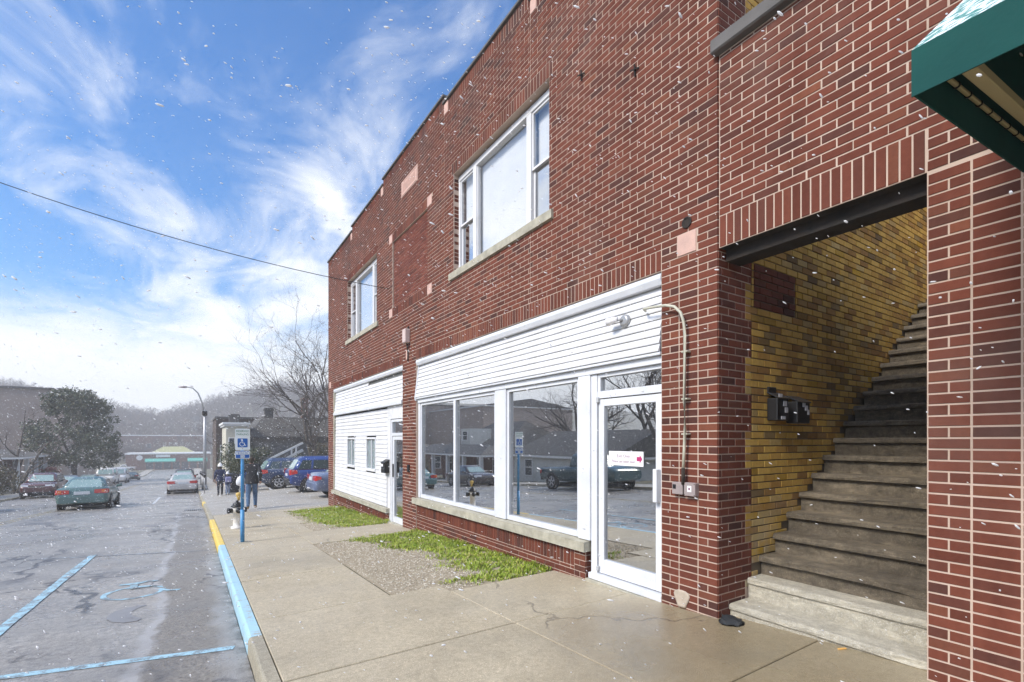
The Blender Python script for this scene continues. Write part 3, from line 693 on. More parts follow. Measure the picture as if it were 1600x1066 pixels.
# knee walls under the shop windows
def knee(y0, y1, zt, zb, end):
    sz = zt-.21
    bk.soldier('F', XF+.02, y0+(.2 if end else 0), y1, sz, zt-.0)
    bk.fill('F', XF+.02, y0+(.2 if end else 0), y1, zb, sz, off=.07)
    if end: bk.fill('F', XF+.02, y0, y0+.2, zb, zt, off=0)
    bk.fill('S', y0, XF+.03, XF+.11, zb, zt)
knee(4.29, 9.45, .252, -.40, True); knee(11.10, 16.35, -.15, -.78, True)
bk.build(main, [M_BRICK, M_BRICK2], 300)
mb = MB(); mb.box(XF+.027, XF+.30, 4.295, 9.40, -.6, .256); mb.box(XF+.027, XF+.30, 11.105, 16.32, -1.0, -.146); mb.build('knee_wall', M_MORTAR, main)
for (u0, u1, z0, z1) in stones:
    mb = MB(); mb.box(XF-.006, XF+.1, u0+.004, u1-.004, z0+.004, z1-.004); mb.build('stone_block', M_STONE, main, .004)
# name stone with a shallow worn inscription
mb = MB(); mb.box(XF-.012, XF+.1, PLQ[0], PLQ[1], PLQ[2], PLQ[3]); ns = mb.build('name_stone', M_STONE, main, .006)
mb = MB(); u0, u1, z0, z1 = PLQ
for a, b, p, q in ((u0+.04, u1-.04, z0+.025, z0+.04), (u0+.04, u1-.04, z1-.04, z1-.025), (u0+.04, u0+.055, z0+.04, z1-.04), (u1-.055, u1-.04, z0+.04, z1-.04)): mb.box(XF-.020, XF-.010, a, b, p, q)
for i in range(11):
    u = u0+.13+i*.062; mb.box(XF-.021, XF-.010, u, u+.018, z0+.09, z1-.09+.02*((i*7) % 3 == 0))
mb.build('worn_relief', M_STONE, ns)
for a, b, t in TOP:
    mb = MB(); mb.box(XF-.035, XF+.33, a-.02, b+.02, t+.002*(t > 7.5)+.001, t+.045); mb.build('coping', M_COPING, main, .006)
# window sills of concrete
def sill(y0, y1, z0, z1, proj_=.035, dep=.2):
    mb = MB(); mb.add([(XF-proj_, y0, z0), (XF+dep, y0, z0), (XF+dep, y1, z0), (XF-proj_, y1, z0), (XF-proj_, y0, z1-.015), (XF+dep, y0, z1), (XF+dep, y1, z1), (XF-proj_, y1, z1-.015)],
                      [(0,3,2,1),(4,5,6,7),(0,1,5,4),(1,2,6,5),(2,3,7,6),(3,0,4,7)])
    o = mb.build('sill', M_SILL, main); rough_mesh(o, .02, .006, 6); return o
sill(4.865, 7.80, 4.337, 4.464, .035, .14); sill(11.77, 14.72, 4.337, 4.464, .035, .14)
sill(4.25, 9.50, .256, .385, .04, .12); sill(11.07, 16.42, -.150, -.03, .04, .12)

def rail(par, name, mat, x0, x1, y0, y1, z0, z1, bev=.004):
    mb = MB(); mb.box(x0, x1, y0, y1, z0, z1); return mb.build(name, mat, par, bev)
def pane(par, x, y0, y1, z0, z1, mat, name='pane'):
    mb = MB(); mb.box(x, x+.005, y0, y1, z0, z1); return mb.build(name, mat, par)
# upper windows: a fixed light between two sashes
def upper_window(w):
    y0, y1, z0, z1 = w; a = XF+.10; W = M_WHITE
    fr = MB()
    fr.box(a, a+.09, y0, y0+.05, z0+.005, z1-.07); fr.box(a, a+.09, y1-.05, y1, z0+.005, z1-.07); fr.box(a-.004, a+.09, y0, y1, z1-.115, z1-.03); fr.box(a-.002, a+.09, y0+.05, y1-.05, z0+.005, z0+.045)
    win = fr.build('window', W, main, .004)
    q = (y1-y0)
    m1, m2 = y0+.215*q, y0+.785*q
    for m in (m1, m2): rail(win, 'mullion', W, a-.006, a+.085, m-.055, m+.055, z0+.045, z1-.115)
    pane(win, a+.055, m1+.055, m2-.055, z0+.05, z1-.12, M_UGLASS)
    for b0, b1, zz, k in ((m1+.055, m1+.075, 0, 0), (m2-.075, m2-.055, 0, 0)): rail(win, 'bead', W, a+.02, a+.06, b0, b1, z0+.046, z1-.116, 0)
    for (s0, s1) in ((y0+.05, m1-.055), (m2+.055, y1-.05)):
        zm = z0 + .47*(z1-z0)
        sa = MB()
        for p, r_ in ((z0+.047, zm+.02), ): 
            sa.box(a+.045, a+.075, s0, s0+.035, p, r_); sa.box(a+.045, a+.075, s1-.035, s1, p, r_); sa.box(a+.045, a+.075, s0+.035, s1-.035, p, p+.04); sa.box(a+.043, a+.075, s0+.035, s1-.035, r_-.035, r_)
        lo = sa.build('lower_sash', W, win, .003)
        sa = MB(); p, r_ = zm-.02, z1-.118
        sa.box(a+.015, a+.044, s0, s0+.03, p, r_); sa.box(a+.015, a+.044, s1-.03, s1, p, r_); sa.box(a+.015, a+.042, s0+.03, s1-.03, p, p+.035); sa.box(a+.015, a+.044, s0+.03, s1-.03, r_-.03, r_)
        up = sa.build('upper_sash', W, win, .003)
        pane(win, a+.058, s0+.035, s1-.035, z0+.087, zm-.015, M_GLASS); pane(win, a+.028, s0+.03, s1-.03, zm+.015, z1-.148, M_UGLASS)
    mb = MB(); mb.box(a+.12, a+.125, m1-.03, m2+.03, z0+.02, z1-.02); mb.box(a+.12, a+.125, y0+.02, m1-.06, zm+.05, z1-.02); mb.box(a+.12, a+.125, m2+.06, y1-.02, zm+.0, z1-.02); mb.build('blind', M_BLIND, win)
    mb = MB(); mb.box(a+.7, a+.72, y0-.3, y1+.3, z0-.3, z1+.3); mb.build('dark_room', M_DARK, win)
upper_window(W1); upper_window(W2)

# shopfront trim and siding
XR = 3.87
def siding(par, y0, y1, zt, zb, n, xt, xb, mat=M_WHITE, skip=None, cuts=()):
    e = (zt-zb)/n
    for i in range(n):
        z1 = zt-i*e; z0 = z1-e
        spans = [(y0, y1)]
        for (a, b, p, q) in cuts:
            if z0 < q-.005 and z1 > p+.005:
                nv = []
                for (x, y) in spans:
                    if b <= x or a >= y: nv.append((x, y)); continue
                    if a > x: nv.append((x, a))
                    if b < y: nv.append((b, y))
                spans = nv
        if skip and i in skip: spans = [skip[i]] if skip[i] else []
        f = lambda z: xt+(xb-xt)*(zt-z)/(zt-zb)
        pieces = []
        for (a, b) in spans:
            if b-a > 2.2: m_ = a+(b-a)*rnd.uniform(.25, .75); pieces += [(a, m_-.0015, 0), (m_+.0015, b, rnd.uniform(-.002, .002))]
            else: pieces.append((a, b, 0))
        for (a, b, dx) in pieces:                       # each board bows a little along its length
            n = max(1, int((b-a)/.45)); rings = []; ph = rnd.uniform(0, 9)
            for k in range(n+1):
                y = a+(b-a)*k/n; w = .0028*mnoise.noise(Vector((y*.9, z0*3, ph)))+dx; w2 = .0022*mnoise.noise(Vector((y*1.3, ph, 2))); xa, xc = f(z1)+w, f(z0)+w
                rings.append([(xc-.014, y, z0+.002+w2), (xc+.012, y, z0+.002+w2), (xa+.012, y, z1-.001), (xa-.002, y, z1-.001), (xc-.016, y, z0+.014+w2)])
            mb = MB(); mb.loft(rings[::-1], 0, True, False); mb.build('siding_plank', mat, par)
front = main
siding(front, 3.19, 9.34, 3.05, 2.405, 8, 3.875, 3.79)
mb = MB(); mb.box(3.90, 3.95, 3.18, 9.36, 2.40, 3.16); mb.build('backing', M_TRIMG, front)
mb = MB(); mb.prism([(3.79, 3.115), (3.815, 3.055), (3.90, 3.055), (3.90, 3.163), (3.80, 3.163)], 3.18, 9.365); mb.build('head_trim', M_ALU, front, .004)
mb = MB(); mb.prism([(3.775, 2.34), (3.90, 2.34), (3.90, 3.055), (3.845, 3.055), (3.765, 2.40)], 9.335, 9.37); mb.build('end_trim', M_ALU, front, .003)
rail(front, 'ledge', M_ALU, 3.785, 3.93, 3.18, 9.335, 2.372, 2.402); rail(front, 'frame_head', M_ALU, 3.825, 3.93, 3.18, 9.36, 2.295, 2.370)
rail(front, 'post', M_ALU, 3.845, 3.95, 9.28, 9.365, .386, 2.294); rail(front, 'post', M_ALU, 3.835, 3.95, 6.04, 6.35, .386, 2.294); rail(front, 'post', M_ALU, 3.83, 3.95, 4.225, 4.43, .386, 2.294)
rail(front, 'post', M_ALU, 3.85, 3.95, 4.13, 4.224, .03, 2.294)
def shop_window(y0, y1, z0, z1, div=None):
    mb = MB(); t = .05
    mb.box(3.86, 3.93, y0, y0+t, z0, z1); mb.box(3.86, 3.93, y1-t, y1, z0, z1); mb.box(3.858, 3.93, y0+t, y1-t, z0, z0+.07); mb.box(3.858, 3.93, y0+t, y1-t, z1-.05, z1)
    w = mb.build('window', M_ALU, front, .004)
    if div:
        rail(w, 'mullion', M_ALU, 3.855, 3.93, div-.04, div+.04, z0+.07, z1-.05)
        pane(w, 3.90, div+.04, y1-t, z0+.07, z1-.05, M_GLASS); pane(w, 3.90, y0+t, div-.04, z0+.07, z1-.05, M_GLASS)
        rail(w, 'inner_stile', M_TRIMG, 3.905, 3.95, y1-.16, y1-.10, z0+.07, z1-.05)
    else:
        pane(w, 3.90, y0+t, y1-t, z0+.07, z1-.05, M_GLASS)
    return w
shop_window(6.352, 9.278, .388, 2.292, 7.75); shop_window(4.432, 6.038, .388, 2.292)
# glass door with its transom
dm = MB(); dm.box(3.86, 3.93, 3.18, 4.128, 2.25, 2.292); dm.box(3.855, 3.93, 3.18, 4.128, 2.015, 2.095); dm.box(3.862, 3.93, 3.18, 3.215, 2.095, 2.25); dm.box(3.862, 3.93, 4.085, 4.128, 2.095, 2.25)
tr = dm.build('transom_frame', M_ALU, front, .003); pane(tr, 3.90, 3.215, 4.085, 2.095, 2.25, M_GLASS)
dm = MB(); dm.box(3.865, 3.925, 3.225, 3.30, .045, 2.005); dm.box(3.865, 3.925, 4.03, 4.118, .045, 2.005); dm.box(3.867, 3.925, 3.30, 4.03, .045, .205); dm.box(3.867, 3.925, 3.30, 4.03, 1.925, 2.005)
door = dm.build('door', M_ALU, front, .004)
pane(door, 3.895, 3.30, 4.03, .205, 1.925, M_DGLASS)
mb = MB(); mb.box(3.80, 3.864, 3.235, 3.285, .93, 1.26); mb.build('pull_handle', M_ALU, door, .006)
mb = MB(); mb.box(3.83, 3.864, 4.09, 4.125, 1.97, 2.03); mb.box(3.83, 3.864, 4.09, 4.125, .07, .12); mb.build('hinge', M_TRIMG, door, .004)
rail(front, 'threshold', M_ALU, 3.80, 3.95, 3.18, 4.22, -.03, .035); rail(front, 'door_jamb', M_ALU, 3.862, 3.93, 3.178, 3.222, .036, 2.014)
rail(front, 'door_step', M_SILL, 3.77, 3.9, 3.18, 4.24, -.2, -.034)
# inside the shop
mb = MB(); mb.box(8.6, 8.7, 3.0, 9.6, -.2, 3.1); mb.box(3.95, 8.6, 9.42, 9.5, -.2, 3.1); mb.box(3.96, 8.6, 2.95, 3.02, -.2, 3.1)
inter = mb.build('interior_wall', pm('interior_paint', (.55, .56, .57), .9), front)
mb = MB(); mb.box(3.95, 8.6, 3.02, 9.42, -.06, .0); mb.build('interior_floor', pm('interior_floor_grey', (.16, .16, .165), .6), front)
mb = MB(); mb.box(3.97, 8.6, 3.02, 9.42, 2.75, 2.8); mb.build('interior_ceiling', pm('interior_ceiling_tile', (.45, .46, .48), .9), front)
g = NT('lit_panel'); g.b.inputs['Emission Color'].default_value = (1, .95, .85, 1); g.b.inputs['Emission Strength'].default_value = 9.0
mb = MB(); mb.box(5.6, 5.9, 3.5, 4.7, 2.70, 2.74); mb.build('ceiling_lamp', g.m, front)

# the far shopfront: closed in with white siding, a narrow door beside the pier
front2 = main
siding(front2, 10.16, 16.2, 3.06, 2.41, 7, 3.87, 3.82, skip={0: (12.75, 16.2)})
mb = MB(); mb.box(3.90, 3.95, 10.14, 16.29, 2.36, 3.16); mb.build('backing', M_TRIMG, front2)
mb = MB(); mb.box(3.885, 3.899, 10.16, 12.75, 2.96, 3.07); mb.build('bare_board', pm('bare_board_grey', (.13, .13, .125), .9, c2=(.20, .20, .19), vscale=8, bump=.3), front2)
mb = MB(); mb.prism([(3.80, 3.12), (3.82, 3.062), (3.90, 3.062), (3.90, 3.163), (3.81, 3.163)], 10.14, 16.29); mb.build('head_trim', M_ALU, front2, .004)
rail(front2, 'ledge', M_ALU, 3.77, 3.93, 10.14, 16.21, 2.33, 2.405); rail(front2, 'end_trim', M_SILL, 3.80, 3.95, 16.205, 16.296, -.028, 3.055)
SW = [(13.98, 14.72, .84, 1.57), (12.14, 12.84, .82, 1.57)]
siding(front2, 11.24, 16.2, 2.29, -.025, 22, 3.865, 3.835, cuts=[(a-.05, b+.05, p-.07, q+.05) for a, b, p, q in SW])
mb = MB(); mb.box(3.905, 3.95, 11.2, 16.21, -.03, 2.33); mb.build('backing', M_DARK, front2)
for (a, b, p, q) in SW:
    mb = MB(); mb.box(3.83, 3.90, a-.05, a, p, q); mb.box(3.83, 3.90, b, b+.05, p, q); mb.box(3.825, 3.90, a-.05, b+.05, q, q+.05); mb.box(3.815, 3.90, a-.05, b+.05, p-.07, p)
    w = mb.build('window', M_WHITE, front2, .004); m = (a+b)/2
    rail(w, 'mullion', M_WHITE, 3.845, 3.89, m-.02, m+.02, p, q); pane(w, 3.87, a, m-.02, p, q, M_UGLASS); pane(w, 3.87, m+.02, b, p, q, M_UGLASS)
    mb = MB(); mb.box(3.885, 3.89, a, b, p, q); mb.build('blind', pm('blue_blind', (.36, .45, .47), .8), w)
rail(front2, 'door_panel', M_WHITE, 3.842, 3.95, 10.16, 11.232, 2.03, 2.328); rail(front2, 'door_panel', M_WHITE, 3.843, 3.95, 11.02, 11.232, -.40, 2.029)
mb = MB(); mb.box(3.86, 3.93, 10.95, 11.018, -.36, 2.02); mb.box(3.86, 3.93, 10.14, 10.20, -.36, 2.02); mb.box(3.858, 3.93, 10.20, 10.95, 1.64, 1.71); mb.box(3.86, 3.93, 10.20, 10.95, 1.96, 2.02)
df = mb.build('door_frame', M_ALU, front2, .004); pane(df, 3.90, 10.20, 10.95, 1.71, 1.96, M_GLASS)
mb = MB(); mb.box(3.87, 3.92, 10.22, 10.30, -.33, 1.63); mb.box(3.87, 3.92, 10.85, 10.94, -.33, 1.63); mb.box(3.872, 3.92, 10.30, 10.85, -.33, -.20); mb.box(3.872, 3.92, 10.30, 10.85, 1.55, 1.63)
d2 = mb.build('door', M_ALU, front2, .004); pane(d2, 3.90, 10.30, 10.85, -.20, 1.55, M_GLASS)
rail(d2, 'closer_arm', M_BLACK, 3.84, 3.868, 10.86, 10.9, .7, 1.0)
rail(front2, 'threshold', M_SILL, 3.78, 3.96, 10.14, 11.09, -.5, -.335)
mb = MB(); mb.box(5.0, 5.1, 10.0, 16.4, -1, 3.1); mb.box(3.96, 5.0, 11.2, 11.25, -1, 3.1); mb.box(3.95, 5.0, 10.03, 10.1, -1, 3.1); mb.box(3.96, 5, 10.1, 11.2, 2.5, 2.6); mb.box(3.95, 5, 10.1, 11.2, -.5, -.4); mb.build('dark_hall', pm('hall_dark', (.05, .05, .05), .9), front2)

# ------------------------------------------------------------------ the side wall of yellow brick and the stair
STAIR_X, STAIR_Z, RUN, RISE = 4.411, .471, .241, .183
def stair_z(x): return 0 if x < 3.95 else .11 if x < 4.225 else .297 if x < 4.411 else STAIR_Z + RISE*math.floor((x-STAIR_X)/RUN)
side_wall = empty('yellow_brick_wall', (0, 0, 0), 0, 'yellow brick side wall with a red brick patch beside the stairs', 'wall')
mb = MB(); mb.box(XF+.012, 10.5, Y0+.009, Y0+.29, -.3, 7.44, 0); o = mb.build('wall', M_YMORTAR, side_wall)
mb = MB(); mb.box(XF+.012, 4.30, Y0+.0042, Y0+.0085, -.2, 7.4); mb.build('pier_mortar', M_MORTAR, side_wall)
bk = Bricks()
def above(u, z, mi): return None if z < stair_z(u)-.08 else mi
PATCH = (4.35, 5.09, 41*CO, 47*CO)
k = -1
while k*CO < 7.43:                                          # red quoins toothed into the yellow wall
    za, zb_, edge = max(-.05, k*CO), min(7.43, (k+5)*CO), (4.315 if (k//5) % 2 == 0 else 4.213)
    bk.fill('S', Y0, XF+.004, edge, za, zb_, off=BL*.25, cut=above, mi=0)
    bk.fill('S', Y0, edge, 9.3, za, zb_, [PATCH], off=(4.213-edge) % BL, cut=above, mi=1)
    k += 5
bk.fill('S', Y0, PATCH[0], PATCH[1], PATCH[2], PATCH[3], mi=0)
bk.build(side_wall, [M_BRICK, M_YBRICK], 300)
mb = MB(); mb.box(9.3, 9.55, -2, Y0, 3.6, 5.2); tag(mb.build('stair_end_wall', M_YBRICK), 'yellow brick wall closing the top of the stairs', 'wall')

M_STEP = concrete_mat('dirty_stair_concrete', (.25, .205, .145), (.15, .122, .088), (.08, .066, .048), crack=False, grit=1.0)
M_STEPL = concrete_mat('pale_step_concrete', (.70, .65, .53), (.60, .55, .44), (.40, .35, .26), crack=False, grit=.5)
stairs = empty('stairway', (0, 0, 0), 0, 'steep concrete stairs climbing inside the brick opening', 'stairs')
def step(x0, zt, zb, xe, mat, nose=.0, amp=.006, y0=1.135, y1=2.556, chip=False):
    mb = MB(); n = 16; rings = []
    for i in range(n+1):
        y = y0+(y1-y0)*i/n
        q = lambda a, s_=5: mnoise.noise(Vector((y*s_, a, zt*9)))*amp
        e = max(0, 1-abs(y-1.32)/.30) if chip else 0
        rings.append([(x0+nose+.002, y, zb-.02), (xe, y, zb-.02), (xe, y, zt), (x0+.02+q(1)+.10*e, y, zt+q(2)*.5-.015*e), (x0+.006+q(3)+.14*e, y, zt-.012+q(4)*.6-.06*e), (x0+q(5)+.13*e, y, zt-.032-.06*e), (x0+q(6)*.7+.08*e, y, zt-.05-.05*e), (x0+nose+q(8)*.4+.02*e, y, zt-.062-.05*e)])
    mb.loft(rings, 0, True, False); return mb.build('step', mat, stairs)
step(3.95, .113, -.12, 4.3, M_STEPL, .018, .020); step(4.225, .297, .10, 4.6, M_STEPL, .020, .012)
NST = 17
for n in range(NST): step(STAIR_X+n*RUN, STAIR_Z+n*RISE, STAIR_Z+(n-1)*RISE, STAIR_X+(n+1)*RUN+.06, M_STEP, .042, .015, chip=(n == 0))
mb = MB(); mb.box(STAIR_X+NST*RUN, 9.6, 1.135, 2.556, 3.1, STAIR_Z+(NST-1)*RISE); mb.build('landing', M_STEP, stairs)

# ------------------------------------------------------------------ the neighbouring building, with the opening for the stair
nb = empty('neighbour_building', (0, 0, 0), 0, 'lower red brick building at the right edge, its wall bridging the stair opening', 'building')
mb = MB(); OPEN = (1.13, 2.5555, -1, 3.2); NA = 3.2-47*CO
cells(mb, 'F', XF+.0042, .30, -7.0, 2.5555, -.4, 4.86, [OPEN]); mb.build('wall', M_MORTAR, nb)
mb = MB(); mb.box(XF+.31, 9.9, .83, 1.125, -.3, 3.75); mb.box(XF+.30, 9.9, -7, .82, 3.3, 3.5); mb.build('side_wall', M_YBRICK, nb)  # unseen side wall and roof, lowered to let more sky light into the stairwell
bk = Bricks()
bk.soldier('F', XF, 1.135, 2.553, 3.2, 3.2+4*CO)
bk.fill('F', XF, -3.2, 2.553, -.1, 4.85, [OPEN, (1.13, 2.56, 3.2, 3.2+4*CO), (.507, 1.13, -1, 3.2)], off=.06, anchor=NA)
bk.column('F', XF, .923, 1.128, -.1, 3.2, True); bk.column('F', XF+.0008, .715, .923, -.1, 3.2, False); bk.column('F', XF, .51, .715, -.1, 3.2, True)
bk.build(nb, [M_BRICK], 300)
mb = MB(); mb.box(XF+.10, XF+.305, 1.131, 2.552, 3.10, 3.197); mb.box(XF+.012, XF+.30, 1.135, 2.552, 3.1975, 3.204); mb.build('steel_lintel', M_STEEL, nb)
mb = MB(); mb.box(XF-.07, XF+.36, -7, 2.60, 4.862, 4.985); o = mb.build('coping', M_COPING, nb, .012)

# ------------------------------------------------------------------ fixed to the buildings
def text_mesh(body, size, align='CENTER'):
    cu = bpy.data.curves.new('lettering', 'FONT'); cu.body = body; cu.size = size; cu.align_x = align; cu.align_y = 'CENTER'; cu.resolution_u = 3
    o = bpy.data.objects.new('lettering', cu); col.objects.link(o); dg = bpy.context.evaluated_depsgraph_get()
    me = bpy.data.meshes.new_from_object(o.evaluated_get(dg)); bpy.data.objects.remove(o); return me
def lettering(body, size, mat, parent, loc, facing='-X', sx=1.0):
    me = text_mesh(body, size); me.materials.clear(); me.materials.append(mat)
    o = link(bpy.data.objects.new('lettering', me), parent); o.location = loc; o.scale = (sx, 1, 1)
    o.rotation_euler = (R(90), 0, R(-90)) if facing == '-X' else (R(90), 0, 0)
    return o
M_PAPER = pm('white_card', (.82, .80, .82), .6); M_MAROON = pm('maroon_print', (.42, .03, .14), .6); M_INK = pm('grey_print', (.22, .10, .16), .6)
sg = MB(); sg.box(3.886, 3.889, 3.475, 3.972, 1.27, 1.425); sign = tag(sg.build('door_notice', M_PAPER), 'white notice with maroon arrow stuck on the glass door', 'notice')
lettering('Exit Only', .050, M_INK, sign, (3.8845, 3.755, 1.372)); lettering('Please use other door', .044, M_INK, sign, (3.8845, 3.755, 1.315), sx=.86)
ar = MB(); ar.poly([(3.8845, 3.565, 1.325), (3.8845, 3.525, 1.325), (3.8845, 3.525, 1.300), (3.8845, 3.488, 1.3475), (3.8845, 3.525, 1.395), (3.8845, 3.525, 1.370), (3.8845, 3.565, 1.370)]); ar.build('arrow', M_MAROON, sign)

# conduit curving off the siding down the pier to two switch boxes
cd = empty('conduit', (XF-.03, 2.87, 1.3), 0, 'cream painted conduit curving down the brick pier to the switch boxes', 'conduit')
pts = [(.03, .50, 1.535), (-.03, .47, 1.54), (-.035, .40, 1.535), (-.035, .30, 1.525), (-.035, .20, 1.515), (-.035, .10, 1.48), (-.035, .03, 1.41), (-.03, .0, 1.32), (-.022, -.005, 1.2), (-.022, .0, .6), (-.022, -.008, .33), (-.022, .002, .15), (-.022, .012, -.02)]
mb = MB(); mb.tube(pts, .0135, 10); mb.build('pipe', M_CREAM, cd)
for z in (1.05, .62, .30):
    mb = MB(); mb.box(-.028, .03, -.032, .032, z-.007, z+.007); mb.build('strap', M_CREAM, cd, .003)
mb = MB(); mb.tube([(-.022, .012, -.01), (-.022, .012, -.16)], .017, 8); mb.build('coupling', M_STEEL, cd)
bx = empty('switch_boxes', (XF, 2.88, 1.1), 0, 'pair of grey metal switch boxes on the brick pier', 'electrical box')
M_BOX = pm('box_grey', (.40, .33, .32), .5, c2=(.33, .28, .27), vscale=15, metal=.3)
mb = MB(); mb.box(-.05, .01, .012, .130, -.055, .055); b1 = mb.build('box', M_BOX, bx, .004)
mb = MB(); mb.box(-.055, .01, -.125, -.006, -.060, .060); b2 = mb.build('box', M_BOX, bx, .004)
mb = MB(); mb.box(-.0535, -.050, .085, .118, -.005, .035); mb.build('socket', M_BLACK, b1)
mb = MB(); mb.box(-.058, -.0552, -.088, -.045, -.022, .033); mb.build('switch_plate', M_PAPER, b2)
mb = MB(); mb.box(-.0600, -.0582, -.076, -.058, -.005, .016); mb.build('switch_mark', M_INK, b2)
for q in ((-.117, .048), (-.117, -.048), (-.012, .048), (-.012, -.048)):
    mb = MB(); mb.lathe([(.004, -.0575), (.004, -.054)], (0, q[0], q[1]), 8, axis='x'); mb.build('screw', M_STEEL, b2)
# flood lamp on the siding
fl = empty('flood_lamp', (3.83, 3.66, 2.80), 0, 'small grey flood lamp mounted on the white siding above the door', 'lamp')
mb = MB(); mb.lathe([(.065, .0), (.065, -.03), (.045, -.05)], (0, 0, 0), 16, axis='x'); mb.build('base', M_GALV, fl)
mb = MB(); mb.tube([(-.03, 0, 0), (-.07, .02, .01), (-.09, .05, .015)], .014, 8); mb.build('arm', M_GALV, fl)
mb = MB(); mb.tube([(-.085, .04, .015), (-.095, .08, .015), (-.10, .13, .010), (-.10, .17, .005), (-.10, .172, .005)], [.022, .034, .036, .045, .01], 12); mb.build('head', M_PAPER, fl)
# vent hole above the stone block
mb = MB(); mb.lathe([(.052, -.004), (.052, -.010), (.040, -.012), (.038, .03), (.001, .03)], (XF, 2.88, 3.54), 18, axis='x'); tag(mb.build('vent_pipe', M_STEEL), 'small round dark vent pipe in the brick above the stone block', 'vent')
# iron anchors left in the brick
for k, (u, z) in enumerate(((3.50, 5.32), (4.32, 5.78))):
    an = MB(); an.bar((XF-.01, u-.05, z), (XF-.03, u+.05, z+.02), .012, .012); an.bar((XF-.01, u, z-.06), (XF-.02, u, z+.06), .014, .012); an.bar((XF+.01, u, z), (XF-.035, u, z), .014, .014)
    tag(an.build('wall_anchor', M_STEEL), ['rusty iron anchor in the brick nearest the stair wing', 'small rusty iron anchor in the brick right of the large upper window'][k], 'anchor')
# meter head on the pier between the shopfronts, where the service wire arrives
mh = empty('service_box', (XF, 9.75, 3.7), 0, 'pale electrical box on the brick between the two shopfronts', 'electrical box')
mb = MB(); mb.box(-.12, 0, -.07, .09, -.13, .16); mb.build('box', pm('box_pink', (.58, .46, .43), .6), mh, .015)
mb = MB(); mb.tube([(-.05, 0, -.13), (-.045, 0, -.2), (-.02, .02, -.3), (-.02, .02, -.5)], .014, 8); mb.build('cable', M_STEEL, mh)
mb = MB(); mb.box(-.03, 0, -.02, .02, .16, .22); mb.build('bracket', M_STEEL, mh)
wp = [(3.76, 9.78, 4.64)]
A, B = Vector((3.76, 10.9, 5.00)), Vector((-8.5, 14.2, 8.35))
wire = MB(); n = 26
wire.tube([tuple(A.lerp(B, i/n) + Vector((0, 0, -.55*4*(i/n)*(1-i/n)))) for i in range(n+1)], .008, 5)
wr = tag(wire.build('service_wire', M_BLACK), 'dark overhead wire sloping across the sky to the brick facade', 'wire')
pole = empty('utility_pole', (-10.6, 14.77, G(14.77)), 0, 'wooden utility pole across the street carrying the service wire', 'utility pole')
M_WOOD = pm('pole_wood', (.13, .10, .075), .9, c2=(.09, .07, .05), vscale=14, bump=.5)
mb = MB(); mb.tube([(0, 0, -.2), (0, 0, 5), (0, 0, 10.2)], [.16, .14, .11], 12); mb.build('pole', M_WOOD, pole)
mb = MB(); mb.bar((-1.1, .15, 9.3), (1.1, .15, 9.3), .1, .12); mb.build('cross_arm', M_WOOD, pole)
wire = MB(); C2 = Vector((-10.6, 14.77, 9.0)); wire.tube([tuple(B), tuple(B.lerp(C2, .5)), tuple(C2)], .011, 5); o = wire.build('service_wire_end', M_BLACK, wr)

# letterboxes on the yellow wall and by the far door
def letterbox(name, label, loc, rz, w, h, d, tall=0.0):
    e = empty(name, loc, rz, label, 'letterbox')
    mb = MB(); mb.box(-w/2, w/2, -d, 0, -h/2, h/2*.62); b = mb.build('body', M_BLACK, e, .008, 2)
    mb = MB(); mb.add([(-w/2-.006, -d-.012, h*.26), (w/2+.006, -d-.012, h*.26), (w/2+.006, .0, h*.5), (-w/2-.006, .0, h*.5), (-w/2-.006, -d-.012, h*.32), (w/2+.006, -d-.012, h*.32), (w/2+.006, 0, h*.56), (-w/2-.006, 0, h*.56)],
                      [(0,3,2,1),(4,5,6,7),(0,1,5,4),(1,2,6,5),(2,3,7,6),(3,0,4,7)]); l = mb.build('lid', M_BLACK, e, .004)
    if tall: mb = MB(); mb.box(-w/2, w/2*.3, -.02, 0, h*.5, h*.5+tall); mb.build('back_plate', M_BLACK, e, .004)
    return e
M_LAB = pm('label_grey', (.42, .42, .46), .5)
lb = letterbox('letterbox', 'black wall letterbox on yellow brick, the one nearer the street', (4.66, Y0-.003, 1.86), 0, .20, .26, .10, .06)
for p in ((.03, .03, .06, .05), (.055, -.03, .05, .05), (-.05, .10, .06, .035), (.0, -.105, .07, .03)):
    mb = MB(); mb.box(p[0]-p[2]/2, p[0]+p[2]/2, -.1045, -.1005, p[1]-p[3]/2, p[1]+p[3]/2); mb.build('sticker', M_LAB, lb)
lb = letterbox('letterbox', 'black wall letterbox on yellow brick, the one nearer the stairs', (5.02, Y0-.003, 1.84), 0, .24, .26, .11)
for p in ((.0, .055, .05, .05), (.045, .02, .05, .05), (.085, -.02, .03, .05), ):
    mb = MB(); mb.box(p[0]-p[2]/2, p[0]+p[2]/2, -.1145, -.1105, p[1]-p[3]/2, p[1]+p[3]/2); mb.build('sticker', M_LAB, lb)
lb = letterbox('letterbox', 'black letterbox on the white trim beside the narrow far door', (3.84, 11.20, .93), R(-90), .26, .30, .12)
mb = MB(); mb.box(-.10, .02, -.1245, -.1205, .0, .06); mb.build('sticker', M_PAPER, lb)
mb = MB(); mb.box(XF-.035, XF, 9.70, 9.79, .88, 1.03); o = tag(mb.build('door_buzzer', M_BLACK, None, .006), 'small black buzzer on the pier beside the narrow door', 'buzzer')
